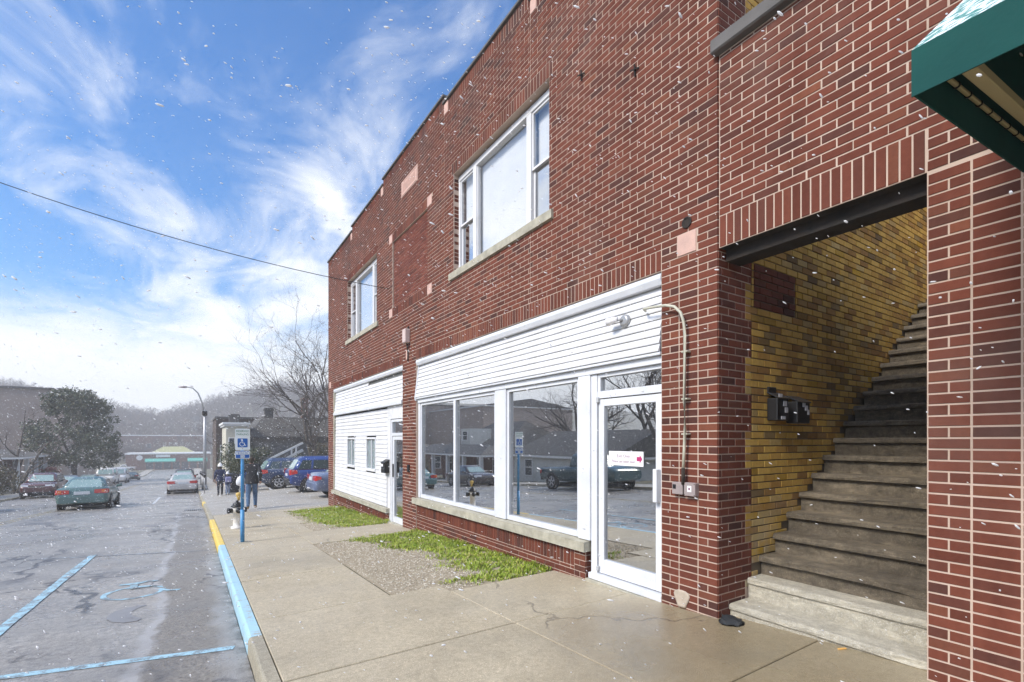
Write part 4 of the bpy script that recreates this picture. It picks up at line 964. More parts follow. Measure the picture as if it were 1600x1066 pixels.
# crumpled black rag at the foot of the pier, patched concrete on the pier
mb = MB(); rg = []
for k in range(7):
    t = k/6; rg.append([(3.80+.10*math.cos(a)*math.sin(math.pi*(.08+.84*t))*(1+.3*math.sin(3*a+k)), 2.44+.07*math.cos(math.pi*t)*1.2+.02*math.sin(2*a), Zs(3.8, 2.44)+.006+max(0, .03*math.sin(a)+.02*math.sin(5*a+k))) for a in (2*math.pi*i/12 for i in range(12))])
mb.loft(rg, 0, True, True); tag(mb.build('crumpled_rag', pm('black_cloth', (.02, .022, .024), .8)), 'crumpled black rag on the pavement at the foot of the pier', 'rag')
M_PATCH = pm('patch_plaster', (.50, .42, .34), .95, c2=(.38, .32, .25), vscale=12, bump=.5)
mb = MB(); ring = [(XF-.010, 2.935+.075*math.cos(a)*(1+.25*math.sin(3*a)), .075+.10*math.sin(a)*(1+.2*math.cos(2*a))) for a in (2*math.pi*i/18 for i in range(18))]
mb.loft([[(XF+.02, y, z) for _, y, z in ring], ring, [(XF-.014, 2.935+(y-2.935)*.8, .075+(z-.075)*.8) for _, y, z in ring]], 0, True, True); tag(mb.build('plaster_patch', M_PATCH), 'pale plaster patch at the foot of the brick pier', 'patch')
mb = MB(); mb.bar((3.88, 1.66, Zs(3.9, 1.66)+.006), (3.93, 1.63, Zs(3.9, 1.6)+.008), .012, .008); tag(mb.build('cigarette_end', pm('filter_orange', (.75, .42, .12), .8)), 'tiny orange cigarette end by the lowest step', 'litter')

# green canvas awning over the neighbour's front
aw = empty('awning', (3.8, .7, 3.0), 0, 'dark green canvas awning with beige frame at the right edge', 'awning')
g = NT('green_canvas'); g.col(g.mix(g.mr(g.noise(2.2, 4), .3, .7), (.010, .075, .066), (.007, .052, .050))); g.rough(.85); g.b.inputs['Specular IOR Level'].default_value = .2; g.bump(g.noise(14, 3), .12, .02); M_CANVAS = g.m
g = NT('snowy_canvas'); N = g.noise(26, 5, .65); k = g.mr(N, .46, .56); g.col(g.mix(k, (.030, .20, .18), (.78, .84, .87))); g.rough(.7); g.bump(N, .4, .01); M_SNOWC = g.m
YA, YB = .0, -3.2
def aq(name, pts, mat, th=.006):
    n = (Vector(pts[1])-Vector(pts[0])).cross(Vector(pts[2])-Vector(pts[0])).normalized()*th
    v = [Vector(p) for p in pts]; k = len(v); mb = MB(); mb.add(v+[p+n for p in v], [tuple(range(k)), tuple(range(2*k-1, k-1, -1))]+[((i+1)%k, i, k+i, k+(i+1)%k) for i in range(k)]); return mb.build(name, mat, aw)
P = lambda x, y, z: (x-3.8, y-.7, z-3.0)
fx, ft, fb, wz, wb = 2.25, 3.0, 2.826, 4.25, 3.0
aq('valance', [P(fx, .715, fb), P(fx, .715, ft), P(fx, -3.2, ft), P(fx, -3.2, fb)], M_CANVAS)
aq('canopy', [P(fx+.004, .715, ft+.003), P(3.785, .715, wz), P(3.785, -3.2, wz), P(fx+.004, -3.2, ft+.003)], M_SNOWC)
aq('end_panel', [P(fx+.006, .709, fb), P(3.785, .709, wb), P(3.785, .709, wz-.006), P(fx+.006, .709, ft-.004)], M_CANVAS)
aq('lining', [P(fx+.016, .70, ft-.012), P(fx+.016, -3.2, ft-.012), P(3.785, -3.2, wz-.02), P(3.785, .70, wz-.02)], pm('dark_green_lining', (.012, .045, .04), .8))
M_BAR = pm('beige_bar', (.46, .42, .24), .5)
for a, b, w in ((P(fx+.05, .62, ft-.03), P(3.77, .62, wb+.16), .045), (P(fx+.03, .69, ft-.03), P(3.77, .69, wb+.15), .016), (P(fx+.05, .0, ft-.03), P(3.77, .45, wb+.6), .045), (P(fx+.05, -.9, ft-.03), P(3.77, -.9, wb+.16), .045), (P(fx+.03, -3.1, ft-.03), P(fx+.03, .68, ft-.03), .03)):
    mb = MB(); mb.bar(a, b, w, w); mb.build('frame_bar', M_BAR, aw, .004)
for y in (.5, .0):
    mb = MB(); mb.tube([P(3.0, y, 3.12), P(3.0, y, 3.55)], .008, 6); mb.build('hanger_rod', M_BAR, aw)
for i in range(10):
    t = .05+i*.1; mb = MB(); p = Vector(P(fx+.03, .69, ft-.03)).lerp(Vector(P(3.77, .69, wb+.15)), t); mb.lathe([(.014, -.004), (.014, .004)], tuple(p), 8, axis='x'); mb.build('lacing', M_BLACK, aw)

# ------------------------------------------------------------------ street furniture
M_BLUEPOST = pm('blue_post_paint', (.045, .24, .52), .45, c2=(.09, .30, .56), vscale=10, bump=.15)
M_SIGNW = pm('sign_white', (.78, .82, .82), .4); M_SIGNB = pm('sign_blue', (.010, .11, .42), .4); M_SIGNG = pm('sign_green', (.05, .22, .14), .5)
px, py = .79, 10.43; pz = Zs(px, py)
sp = empty('parking_sign', (px, py, pz), 0, 'accessible parking sign on a blue post by the kerb', 'sign')
mb = MB(); mb.tube([(0, 0, -.02), (0, 0, .62)], .036, 14); mb.build('sleeve', M_BLUEPOST, sp)
mb = MB(); mb.tube([(0, 0, .6), (0, 0, 2.13)], .029, 14); mb.build('post', M_BLUEPOST, sp)
mb = MB(); mb.lathe([(.17, .0), (.15, .012), (.05, .02)], (.02, 0, -.008), 16); mb.build('footing', M_SIGNW if False else M_KERB, sp)
def plate(name, w, h, z, mat, y=-.036, r=.02, t=.004, par=sp, x=0.0):
    mb = MB(); pts = []
    for cx, cz, a0 in ((w/2-r, h/2-r, 0), (-w/2+r, h/2-r, 90), (-w/2+r, -h/2+r, 180), (w/2-r, -h/2+r, 270)):
        for k in range(5): a = R(a0+k*22.5); pts.append((x+cx+r*math.cos(a), z+cz+r*math.sin(a)))
    mb.prism(pts[::-1], y, y+t); return mb.build(name, mat, par)
s1 = plate('reserved_plate', .245, .395, 1.93, M_SIGNW)
s2 = plate('fine_plate', .245, .150, 1.645, M_SIGNW)
plate('symbol_panel', .165, .165, 1.865, M_SIGNB, -.039, .012, .0025)
plate('fine_panel', .222, .126, 1.645, M_SIGNB, -.039, .016, .0025)
plate('fine_band', .21, .05, 1.672, M_SIGNW, -.041, .008, .0015); plate('fine_tab', .075, .05, 1.615, M_SIGNW, -.041, .006, .0015)
def lab(t, sz, z, mat, sx=1.0): o = lettering(t, sz, mat, sp, (0, -.0435, z), '-Y', sx); o.name = 'lettering'
lab('RESERVED', .052, 2.082, M_SIGNG, .92); lab('PARKING', .052, 2.022, M_SIGNG, .92); lab('$250.00', .052, 1.672, M_SIGNB); lab('FINE', .046, 1.615, M_SIGNB, .8)
def flat_ribbon(pts, w, y, par, mat, name):
    mb = MB(); n = len(pts); L_, R_ = [], []
    for i, p in enumerate(pts):
        a = Vector(pts[max(0, i-1)]); b = Vector(pts[min(n-1, i+1)]); d = (b-a).normalized(); q = Vector((-d.y, d.x))*w/2
        L_.append((p[0]+q.x, y, p[1]+q.y)); R_.append((p[0]-q.x, y, p[1]-q.y))
    mb.add(L_+R_, [(i, i+1, n+i+1, n+i) for i in range(n-1)]); return mb.build(name, mat, par)
zc = 1.865
flat_ribbon([(-.008+.040*math.cos(R(a)), zc-.022+.040*math.sin(R(a))) for a in range(115, 372, 16)], .010, -.0415, sp, M_SIGNW, 'wheel_symbol')
flat_ribbon([(-.012, zc+.040), (-.008, zc+.0), (.024, zc-.002), (.040, zc-.048), (.056, zc-.042)], .012, -.0420, sp, M_SIGNW, 'figure_symbol')
flat_ribbon([(-.012+.011*math.cos(R(a)), zc+.056+.011*math.sin(R(a))) for a in range(0, 370, 30)], .012, -.0418, sp, M_SIGNW, 'head_symbol')
for z in (2.10, 1.76): mb = MB(); mb.lathe([(.008, -.046), (.008, -.030)], (0, 0, z), 8, axis='y'); mb.build('bolt', M_GALV, sp)

hx, hy = .86, 12.75
hd = empty('fire_hydrant', (hx, hy, Zs(hx, hy)), R(12), 'white fire hydrant with black caps behind the blue post', 'fire hydrant')
M_HYD = pm('hydrant_white', (.78, .76, .73), .5, c2=(.66, .63, .58), vscale=12, bump=.15)
mb = MB(); mb.lathe([(.13, 0), (.13, .03), (.125, .05), (.085, .07), (.082, .12), (.078, .36), (.10, .37), (.102, .47), (.092, .50)], n=20); mb.build('barrel', M_HYD, hd)
mb = MB(); mb.lathe([(.125, .50), (.125, .525), (.095, .53), (.085, .575), (.05, .60), (.03, .605), (.028, .64)], n=20); mb.build('bonnet', M_BLACK, hd)
mb = MB(); mb.lathe([(.052, -.10), (.052, -.16), (.062, -.16), (.062, -.195), (.03, -.2)], (0, 0, .42), 16, axis='x'); mb.build('side_cap', M_BLACK, hd)
mb = MB(); mb.lathe([(.05, .10), (.05, .16), (.06, .16), (.06, .19), (.03, .195)], (0, 0, .42), 16, axis='x'); mb.build('side_cap', M_BLACK, hd)
mb = MB(); mb.lathe([(.06, -.10), (.06, -.15), (.05, -.165), (.018, -.17), (.018, -.19)], (0, 0, .42), 16, axis='y'); mb.build('front_cap', M_BLACK, hd)
mb = MB(); mb.lathe([(.025, .64), (.03, .70), (.055, .76), (.06, .80), (.03, .82)], (.03, 0, 0), 12); mb.build('valve_cap', pm('valve_yellow', (.60, .42, .12), .5), hd)

def meter(x, y, k):
    e = empty('parking_meter', (x, y, Zs(x, y)), 0, ['parking meter on the kerb nearest the silver sedan', 'second parking meter along the kerb beyond the silver sedan', 'third parking meter along the kerb, before the street lamp', 'farthest parking meter on the kerb'][k], 'parking meter', 'parking meters along the kerb')
    mb = MB(); mb.tube([(0, 0, 0), (0, 0, 1.05)], .03, 10); mb.build('post', M_GALV, e)
    mb = MB(); mb.tube([(0, 0, 1.0), (0, 0, 1.06), (0, 0, 1.18), (0, 0, 1.28), (0, 0, 1.33)], [.04, .085, .095, .075, .02], 10); mb.build('head', M_BLACK, e)
    mb = MB(); mb.box(-.05, .05, -.098, -.09, 1.17, 1.24); mb.build('dial', M_LAB, e)
for k, (x, y) in enumerate(((.66, 36.5), (.68, 42.0), (.70, 48.5), (.70, 56))): meter(x, y, k)

def street_lamp(x, y, z, h, label, side=-1):
    e = empty('street_lamp', (x, y, z), 0, label, 'street lamp')
    mb = MB(); mb.tube([(0, 0, 0), (0, 0, h*.5), (0, 0, h)], [.13, .11, .09], 10); mb.build('pole', M_GALV, e)
    mb = MB(); mb.lathe([(.2, 0), (.2, .1), (.14, .35)], n=10); mb.build('base', M_GALV, e)
    mb = MB(); mb.tube([(0, 0, h-.3), (side*.2, -.05, h+.6), (side*.42, -.1, h+1.2), (side*.75, -.15, h+1.55), (side*1.15, -.2, h+1.62)], [.06, .05, .045, .04, .04], 8); mb.build('arm', M_GALV, e)
    mb = MB(); mb.tube([(side*1.1, -.19, h+1.61), (side*1.28, -.22, h+1.60), (side*1.62, -.26, h+1.58)], [.05, .09, .04], 10); mb.build('head', M_BOX, e)
    mb = MB(); mb.box(-.16, .16, -.16, .16, h-.45, h-.1); mb.build('bracket', M_STEEL, e, .03)
    return e
street_lamp(.80, 43.2, Zs(.8, 43.2), 5.95, 'tall curved street lamp on the near kerb beyond the hydrant')
street_lamp(-10.6, 100, G(100)-.1, 7.5, 'distant street lamp across the road beyond the evergreen tree', 1)

def wheelie(x, y, rz, mat, name, label, s=1.0):
    e = empty(name, (x, y, Zs(x, y)), rz, label, 'bin')
    w, d, h = .29*s, .33*s, 1.02*s
    mb = MB(); mb.loft([[(-w*.8, -d*.75, .06), (w*.8, -d*.75, .06), (w*.8, d*.75, .06), (-w*.8, d*.75, .06)], [(-w, -d, h*.93), (w, -d, h*.93), (w, d, h*.93), (-w, d, h*.93)]], smooth=False); mb.build('body', mat, e, .03, 2)
    mb = MB(); mb.prism([(-w*1.08, h*.93), (w*1.08, h*.93), (w*1.0, h*1.0), (0, h*1.05), (-w*1.0, h*1.0)], -d*1.12, d*1.05); mb.build('lid', mat, e, .015, 2)
    mb = MB(); mb.tube([(-w*.9, d*1.15, h*.9), (w*.9, d*1.15, h*.9)], .018, 8); mb.build('handle', mat, e)
    for sx in (-1, 1):
        mb = MB(); mb.lathe([(.11, sx*w*.82), (.11, sx*(w*.82+.05))], (0, d*.8, .11), 14, axis='x'); mb.build('wheel', M_BLACK, e)
wheelie(1.92, 31.6, R(10), pm('bin_black', (.025, .026, .028), .5), 'rubbish_bin', 'black wheeled rubbish bin behind the walking child', 1.06)
wheelie(2.55, 31.2, R(-5), pm('bin_blue', (.02, .06, .20), .5), 'recycling_bin', 'dark blue wheeled recycling bin beside the evergreen bush', 1.02)

# ------------------------------------------------------------------ vehicles
M_CARGLASS2 = pm('windscreen_glass', (.20, .30, .30), .08, spec=.9, c2=(.28, .38, .37), vscale=2)
M_TYRE = pm('tyre_rubber', (.018, .018, .019), .8); M_RIM = pm('alloy_rim', (.55, .55, .57), .35, metal=.7); M_CHROME = pm('chrome', (.7, .7, .72), .15, metal=1.0)
M_PLAST = pm('black_trim', (.02, .02, .022), .6); M_TAIL = pm('tail_red', (.42, .012, .012), .25, coat=.6); M_AMBER = pm('lamp_amber', (.62, .14, .02), .25, coat=.6); M_HEAD = pm('lamp_clear', (.72, .74, .76), .15, coat=.6); M_PLATE = pm('plate_pale', (.55, .58, .62), .5)
def paint(name, c):
    return pm('paint_'+name, c, .32, c2=tuple(x*.8 for x in c), vscale=2.0, spec=.5, coat=.7)
def quadwin(c, u0, u1, v0, v1, off=.012, th=.006):
    """a pane on the bilinear patch c = (bl, br, tr, tl)"""
    bl, br, tr, tl = [Vector(p) for p in c]
    P = lambda u, v: bl*(1-u)*(1-v) + br*u*(1-v) + tr*u*v + tl*(1-u)*v
    n = (br-bl).cross(tl-bl).normalized()
    q = [P(u0, v0), P(u1, v0), P(u1, v1), P(u0, v1)]
    v = [p + n*(off-th) for p in q] + [p + n*off for p in q]
    return v, [(0,3,2,1),(4,5,6,7),(0,1,5,4),(1,2,6,5),(2,3,7,6),(3,0,4,7)]
CARS = {
 'sedan': dict(st=[(-2.34,.72,.42,.60),(-2.30,.84,.34,.80),(-2.16,.875,.28,.96),(-1.5,.885,.22,.985),(0,.89,.20,.93),(1.15,.885,.21,.92),(1.85,.865,.24,.82),(2.18,.80,.28,.72),(2.32,.66,.38,.58)],
               cab=(-1.78,-.98,.20,1.08,.93,1.40,.80,.58), wb=(-1.38,1.36), wr=.32, split=(.49,), tail=(.70,.90), head=(.60,.74)),
 'suv':   dict(st=[(-2.26,.74,.48,.72),(-2.22,.86,.42,1.02),(-2.10,.905,.36,1.10),(-1.2,.92,.28,1.10),(0,.925,.26,1.06),(1.15,.92,.27,1.06),(1.75,.90,.30,1.00),(2.12,.84,.34,.86),(2.26,.70,.44,.70)],
               cab=(-2.12,-1.72,.28,1.12,1.07,1.68,.84,.64), wb=(-1.35,1.35), wr=.365, split=(.24,.60), tail=(.86,1.12), head=(.72,.90)),
 'van':   dict(st=[(-2.75,.90,.40,.85),(-2.70,.97,.34,1.30),(-1.0,.985,.28,1.32),(1.2,.985,.28,1.26),(1.75,.97,.30,1.16),(2.35,.92,.32,1.02),(2.60,.80,.40,.82)],
               cab=(-2.70,-2.62,1.15,1.85,1.25,2.10,.90,.78), wb=(-1.7,1.65), wr=.34, split=(.70,), tail=(.9,1.25), head=(.72,.95)),
 'pickup':dict(st=[(-2.75,.90,.55,.95),(-2.72,.96,.50,1.12),(-.6,.97,.40,1.14),(0,.97,.38,1.14),(1.5,.96,.40,1.14),(2.35,.93,.42,1.06),(2.72,.86,.48,.90)],
               cab=(-.55,-.35,.75,1.30,1.12,1.80,.84,.70), wb=(-1.7,1.75), wr=.40, split=(.5,), tail=(.80,1.05), head=(.80,1.0)),
}
def make_car(name, label, kind, pmat, loc, rz, rim_mat=None, dark_windows=True, pitch=0.0, group=None, tail2=None):
    d = CARS[kind]; e = empty(name, loc, rz, label, 'van' if kind == 'van' else 'pickup' if kind == 'pickup' else 'car', group); e.rotation_euler = (pitch, 0, rz)
    st = d['st']; rings = []
    for (y, w, zb, zs) in st:
        h = [(w*.82, zb), (w*.96, zb+.07), (w*.995, zb+(zs-zb)*.45), (w*1.0, zb+(zs-zb)*.62), (w*.975, zs-.06), (w*.92, zs-.012), (w*.55, zs+.015)]
        rings.append([(x, y, z) for x, z in h] + [(-x, y, z) for x, z in h[::-1]])
    mb = MB(); mb.loft(rings); mb.build('body', pmat, e)
    yr, yrr, yrf, yf, zbelt, zr, wbelt, wroof = d['cab']
    q = lambda t, a, b: a+(b-a)*t
    ring = []
    for t in (0, .5, .85, 1.0):
        z = q(t, zbelt-.05, zr) if t < 1 else zr+.035
        w = q(t, wbelt, wroof) if t < 1 else wroof*.82
        a, b = q(t, yr, yrr), q(t, yf, yrf)
        if t == 1.0: a += .10; b -= .12
        pts = [(w*.86, a), (w, a+.10), (w, b-.10), (w*.86, b), (-w*.86, b), (-w, b-.10), (-w, a+.10), (-w*.86, a)]
        ring.append([(x, y, z) for x, y in pts])
    mb = MB(); mb.loft(ring); mb.build('cabin', pmat, e)
    z0, z1, w0, w1 = zbelt-.05, zr, wbelt, wroof
    t85 = .85
    def corner(t, s, y): return (s*q(t, w0, w1), y, q(t, z0, z1))
    for s in (1, -1):
        lo, hi = .16, .80
        A = lambda t: q(t, yr, yrr)+.12; B = lambda t: q(t, yf, yrf)-.12
        c = [corner(lo, s, A(lo)), corner(lo, s, B(lo)), corner(hi, s, B(hi)), corner(hi, s, A(hi))]
        if s < 0: c = [c[1], c[0], c[3], c[2]]
        cuts = [0] + [x if s > 0 else 1-x for x in d['split']] + [1]; cuts.sort()
        if kind == 'van': cuts = [.68, 1] if s > 0 else [0, .32]
        for a, b in zip(cuts, cuts[1:]):
            v, f = quadwin(c, a+.02, b-.02, .02, .98); mb = MB(); mb.add(v, f); mb.build('side_window', M_CARGLASS, e)
        if kind == 'suv':
            v, f = quadwin(c, .0, 1.0, -.07, -.01, .014); mb = MB(); mb.add(v, f); mb.build('window_trim', M_CHROME, e)
    for (yb, yt, s, nm) in ((yr, yrr, -1, 'rear_window'), (yf, yrf, 1, 'windscreen')):
        lo, hi = .14, .82
        if kind == 'van' and s < 0: lo = .30
        c = [(-s*-1*q(lo, w0, w1)*.84, q(lo, yb, yt), q(lo, z0, z1)), (s*-1*q(lo, w0, w1)*.84, q(lo, yb, yt), q(lo, z0, z1)), (s*-1*q(hi, w0, w1)*.84, q(hi, yb, yt), q(hi, z0, z1)), (-s*-1*q(hi, w0, w1)*.84, q(hi, yb, yt), q(hi, z0, z1))]
        v, f = quadwin(c, .03, .97, .02, .98); mb = MB(); mb.add(v, f); mb.build(nm, M_CARGLASS2, e)
    wmax = max(s[1] for s in st); r = d['wr']
    for s in (1, -1):
        for yw in d['wb']:
            mb = MB(); mb.lathe([(r+.075, s*(wmax-.05)), (r+.075, s*(wmax+.004))], (0, yw, r), 20, axis='x'); mb.build('wheel_arch', M_PLAST, e)
            wm = MB(); wm.lathe([(r*.62, s*(wmax-.20)), (r*.95, s*(wmax-.20)), (r, s*(wmax-.17)), (r, s*(wmax-.01)), (r*.95, s*(wmax+.018)), (r*.66, s*(wmax+.022)), (r*.64, s*(wmax+.0))], (0, yw, r), 22, axis='x')
            wh = wm.build('wheel', M_TYRE, e)
            rm = MB(); rm.lathe([(r*.66, s*(wmax+.021)), (r*.60, s*(wmax+.026)), (r*.55, s*(wmax+.006)), (r*.14, s*(wmax+.006)), (r*.12, s*(wmax+.026)), (r*.01, s*(wmax+.026))], (0, yw, r), 22, axis='x', smooth=False, mi=1)
            for k in range(5):
                a = 2*math.pi*k/5+.3; cx, cz = math.cos(a), math.sin(a)
                rm.bar((s*(wmax+.014), yw+cx*r*.1, r+cz*r*.1), (s*(wmax+.014), yw+cx*r*.58, r+cz*r*.58), r*.20, .02, 0, up=(1, 0, 0))
            rm.m = [0 if i >= len(rm.m)-30 or True and m_ == 0 else m_ for i, m_ in enumerate(rm.m)]
            for i in range(22): rm.m[i] = 0
            rm.build('rim', [rim_mat or M_RIM, M_PLAST], wh)
    ye, wre = st[1][0], st[1][1]
    t0, t1 = d['tail']; h0, h1 = d['head']
    for s in (1, -1):
        mb = MB(); ww = wre*.98
        inner = .74 if kind != 'sedan' else .50; dep = .30 if kind == 'suv' else .20
        x0, x1 = sorted((s*ww*inner, s*(ww+.035)))
        mb.add([(s*ww*inner, ye-.035, t0+.02), (s*(ww-.02), ye-.028, t0), (s*(ww+.035), ye+.03, t0+.01), (s*(wmax+.012), ye+dep, t0+.07), (s*(wmax+.004), ye+dep, t1-.04), (s*(ww+.025), ye+.04, t1), (s*(ww-.03), ye-.018, t1), (s*ww*inner, ye-.028, t1-.02),
                (s*ww*inner, ye+.2, t0+.02), (s*ww*.8, ye+dep, t0+.07), (s*ww*.8, ye+dep, t1-.04), (s*ww*inner, ye+.2, t1-.02)],
               [q[::s] for q in ((0,1,6,7), (1,2,5,6), (2,3,4,5), (7,6,5,4,10,11), (0,8,9,3,2,1), (0,7,11,8))])
        tl = mb.build('tail_light', M_TAIL, e)
        if tail2: mb = MB(); mb.add([(s*ww*.80, ye-.036, t0+.06), (s*ww*.97, ye-.030, t0+.06), (s*ww*.95, ye-.026, t1-.03), (s*ww*.80, ye-.033, t1-.03)], [(0,1,2,3)[::s]]); mb.build('indicator', tail2, tl)
        mb = MB(); yfr, wfr = st[-2][0], st[-2][1]
        mb.add([(s*wfr*.50, yfr+.085, h0), (s*wfr*.98, yfr+.03, h0), (s*(wfr+.04), yfr-.20, h0+.05), (s*(wfr+.02), yfr-.22, h1+.02), (s*wfr*.92, yfr+.0, h1+.01), (s*wfr*.50, yfr+.04, h1)], [(5,4,1,0) if s > 0 else (0,1,4,5), (4,3,2,1) if s > 0 else (1,2,3,4)])
        mb.build('headlight', M_HEAD, e)
        mb = MB(); mb.loft([[(s*(wmax-.03), yf-.38+a*.05, zbelt+.02+b*.06) for a, b in ((-1,-1),(1,-1),(1,1),(-1,1))], [(s*(wmax+.18), yf-.40+a*.04, zbelt+.07+b*.07) for a, b in ((-1,-1),(1,-1),(1,1),(-1,1))]]); mb.build('mirror', M_PLAST if kind != 'sedan' else pmat, e, .012)
    zb_ = st[1][2]
    mb = MB(); mb.loft([[(sx*wre*f_, ye+dy, z) for f_, dy, sx in ((.98, .10, 1), (.90, -.055, 1), (.90, -.055, -1), (.98, .10, -1))] for z in (zb_-.02, zb_+.02, zb_+.24, zb_+.27)], smooth=False); mb.build('rear_bumper', pmat if kind == 'sedan' else M_PLAST, e, .015)
    mb = MB(); mb.box(-.26, .26, ye-.045, ye-.005, t0-.02 if kind == 'sedan' else zb_+.36, (t0+.11) if kind == 'sedan' else zb_+.49); mb.build('number_plate', M_PLATE, e, .004)
    yq = st[-2][0]; mb = MB(); zq = st[-2][2]
    mb.box(-.42, .42, yq+.02, yq+.115, h0-.12, h1-.06); gr = mb.build('grille', M_PLAST, e, .01)
    for k in range(3): mb = MB(); mb.box(-.44, .44, yq+.112, yq+.125, h0-.10+k*.07, h0-.075+k*.07); mb.build('grille_bar', M_CHROME, gr)
    mb = MB(); mb.box(-.72, .72, yq-.05, yq+.12, zq-.04, zq+.10); mb.build('front_bumper', M_PLAST, e, .02)
    mb = MB(); mb.box(-.15, .15, yq+.126, yq+.135, zq+.08, zq+.17); mb.build('front_plate', M_PLATE, e)
    mb = MB(); mb.box(-.75, .75, d['wb'][0]-.3, d['wb'][1]+.3, .16, .30); mb.build('underbody', M_PLAST, e)
    return e
M_CARGLASS2 = pm('windscreen_glass', (.20, .30, .30), .08, spec=.9, c2=(.28, .38, .37), vscale=2)
PIT = lambda y: math.atan2(Zr(-3, y+1.3)-Zr(-3, y-1.3), 2.6)
def on_road(x, y): return (x, y, Zr(x, y))
make_car('parked_car', 'teal older sedan with red tail lights driving away down the street', 'sedan', paint('teal', (.075, .150, .150)), on_road(-3.95, 29.9), 0, pitch=PIT(29.9), tail2=M_AMBER).name = 'teal_sedan'
make_car('silver_sedan', 'silver sedan parked first along the near kerb', 'sedan', paint('silver', (.44, .43, .43)), on_road(-.55, 43.0), 0, pitch=PIT(43))
make_car('parked_sedan', 'pale sedan parked along the near kerb behind the silver one', 'sedan', paint('pale', (.50, .53, .54)), on_road(-.55, 49.5), 0, pitch=PIT(49), group='cars parked along the near kerb')
make_car('parked_suv', 'dark parked car furthest along the near kerb', 'suv', paint('darkgrey', (.06, .065, .07)), on_road(-.6, 56.5), 0, pitch=PIT(56), group='cars parked along the near kerb')
make_car('maroon_suv', 'dark maroon car with chrome grille facing the camera across the street', 'suv', paint('maroon', (.10, .035, .036)), on_road(-8.75, 47.2), R(180), pitch=-PIT(47))
make_car('grey_sedan', 'grey blue car parked right behind the maroon one', 'sedan', paint('greyblue', (.16, .19, .21)), on_road(-8.8, 55.5), R(180), pitch=-PIT(55))
make_car('grey_sedan', 'small grey car just in front of the white van', 'sedan', paint('greyblue', (.16, .19, .21)), on_road(-8.9, 66.0), R(180), pitch=-PIT(66))
make_car('white_van', 'white van parked across the street, the nearer of two', 'van', paint('white', (.72, .72, .73)), on_road(-8.9, 79.0), R(180), pitch=-PIT(79))
make_car('white_van', 'white van parked across the street, the farther of two', 'van', paint('white', (.72, .72, .73)), on_road(-8.6, 88.0), R(180), pitch=-PIT(88))
make_car('dark_sedan', 'dark green car parked beyond the two white vans', 'sedan', paint('darkgreen', (.07, .10, .10)), on_road(-8.7, 109), 0, pitch=PIT(105))
make_car('pickup_truck', 'white pickup crossing at the far end of the street', 'pickup', paint('white', (.72, .72, .73)), (-17, 188, G(188)), R(90))
# across the street, seen only in the shop windows
make_car('pickup_truck', 'dark teal pickup parked across the street, mirrored in the shop window', 'pickup', paint('darkteal', (.03, .075, .085)), on_road(-8.7, 18.3), R(180), pitch=-PIT(18))
make_car('parked_sedan', 'dark sedan parked across the street, mirrored in the shop window', 'sedan', paint('brown', (.05, .035, .035)), on_road(-8.7, 30.5), R(180), pitch=-PIT(30))
# in the lot beside the building, tails to the street
def lot(x, y): return (x, y, Zs(x, y))
make_car('blue_suv', 'bright blue estate car with silver wheels in the lot', 'suv', paint('brightblue', (.012, .045, .21)), lot(6.05, 25.6), R(-90))
make_car('navy_suv', 'darker navy car parked behind the bright blue one', 'suv', paint('navy', (.022, .045, .11)), lot(5.35, 31.0), R(-86))
make_car('lilac_sedan', 'pale blue car whose rear corner shows past the brick building', 'sedan', paint('lilac', (.14, .18, .30)), lot(6.35, 21.05), R(-90))

# ------------------------------------------------------------------ people
M_SKIN = pm('skin', (.48, .28, .20), .6); M_JEANS = pm('blue_jeans', (.065, .12, .22), .9, c2=(.10, .17, .28), vscale=14, bump=.3); M_JEANSL = pm('pale_jeans', (.20, .25, .36), .9, bump=.3)
M_JACK = pm('black_jacket', (.022, .024, .030), .8, c2=(.035, .037, .045), vscale=12, bump=.5, bscale=20); M_NAVY = pm('navy_jacket', (.025, .035, .085), .8, bump=.5, bscale=20); M_TROU = pm('dark_trousers', (.03, .033, .042), .9)
M_HAIR = pm('dark_hair', (.03, .022, .016), .7); M_SHOE = pm('tan_boots', (.30, .19, .10), .7); M_SHOED = pm('dark_shoes', (.03, .025, .022), .7); M_KNIT = pm('white_knit', (.80, .79, .78), .95, bump=.6, bscale=60); M_LILAC = pm('lilac_fabric', (.26, .26, .44), .8); M_BAG = pm('white_bag', (.74, .75, .78), .6)
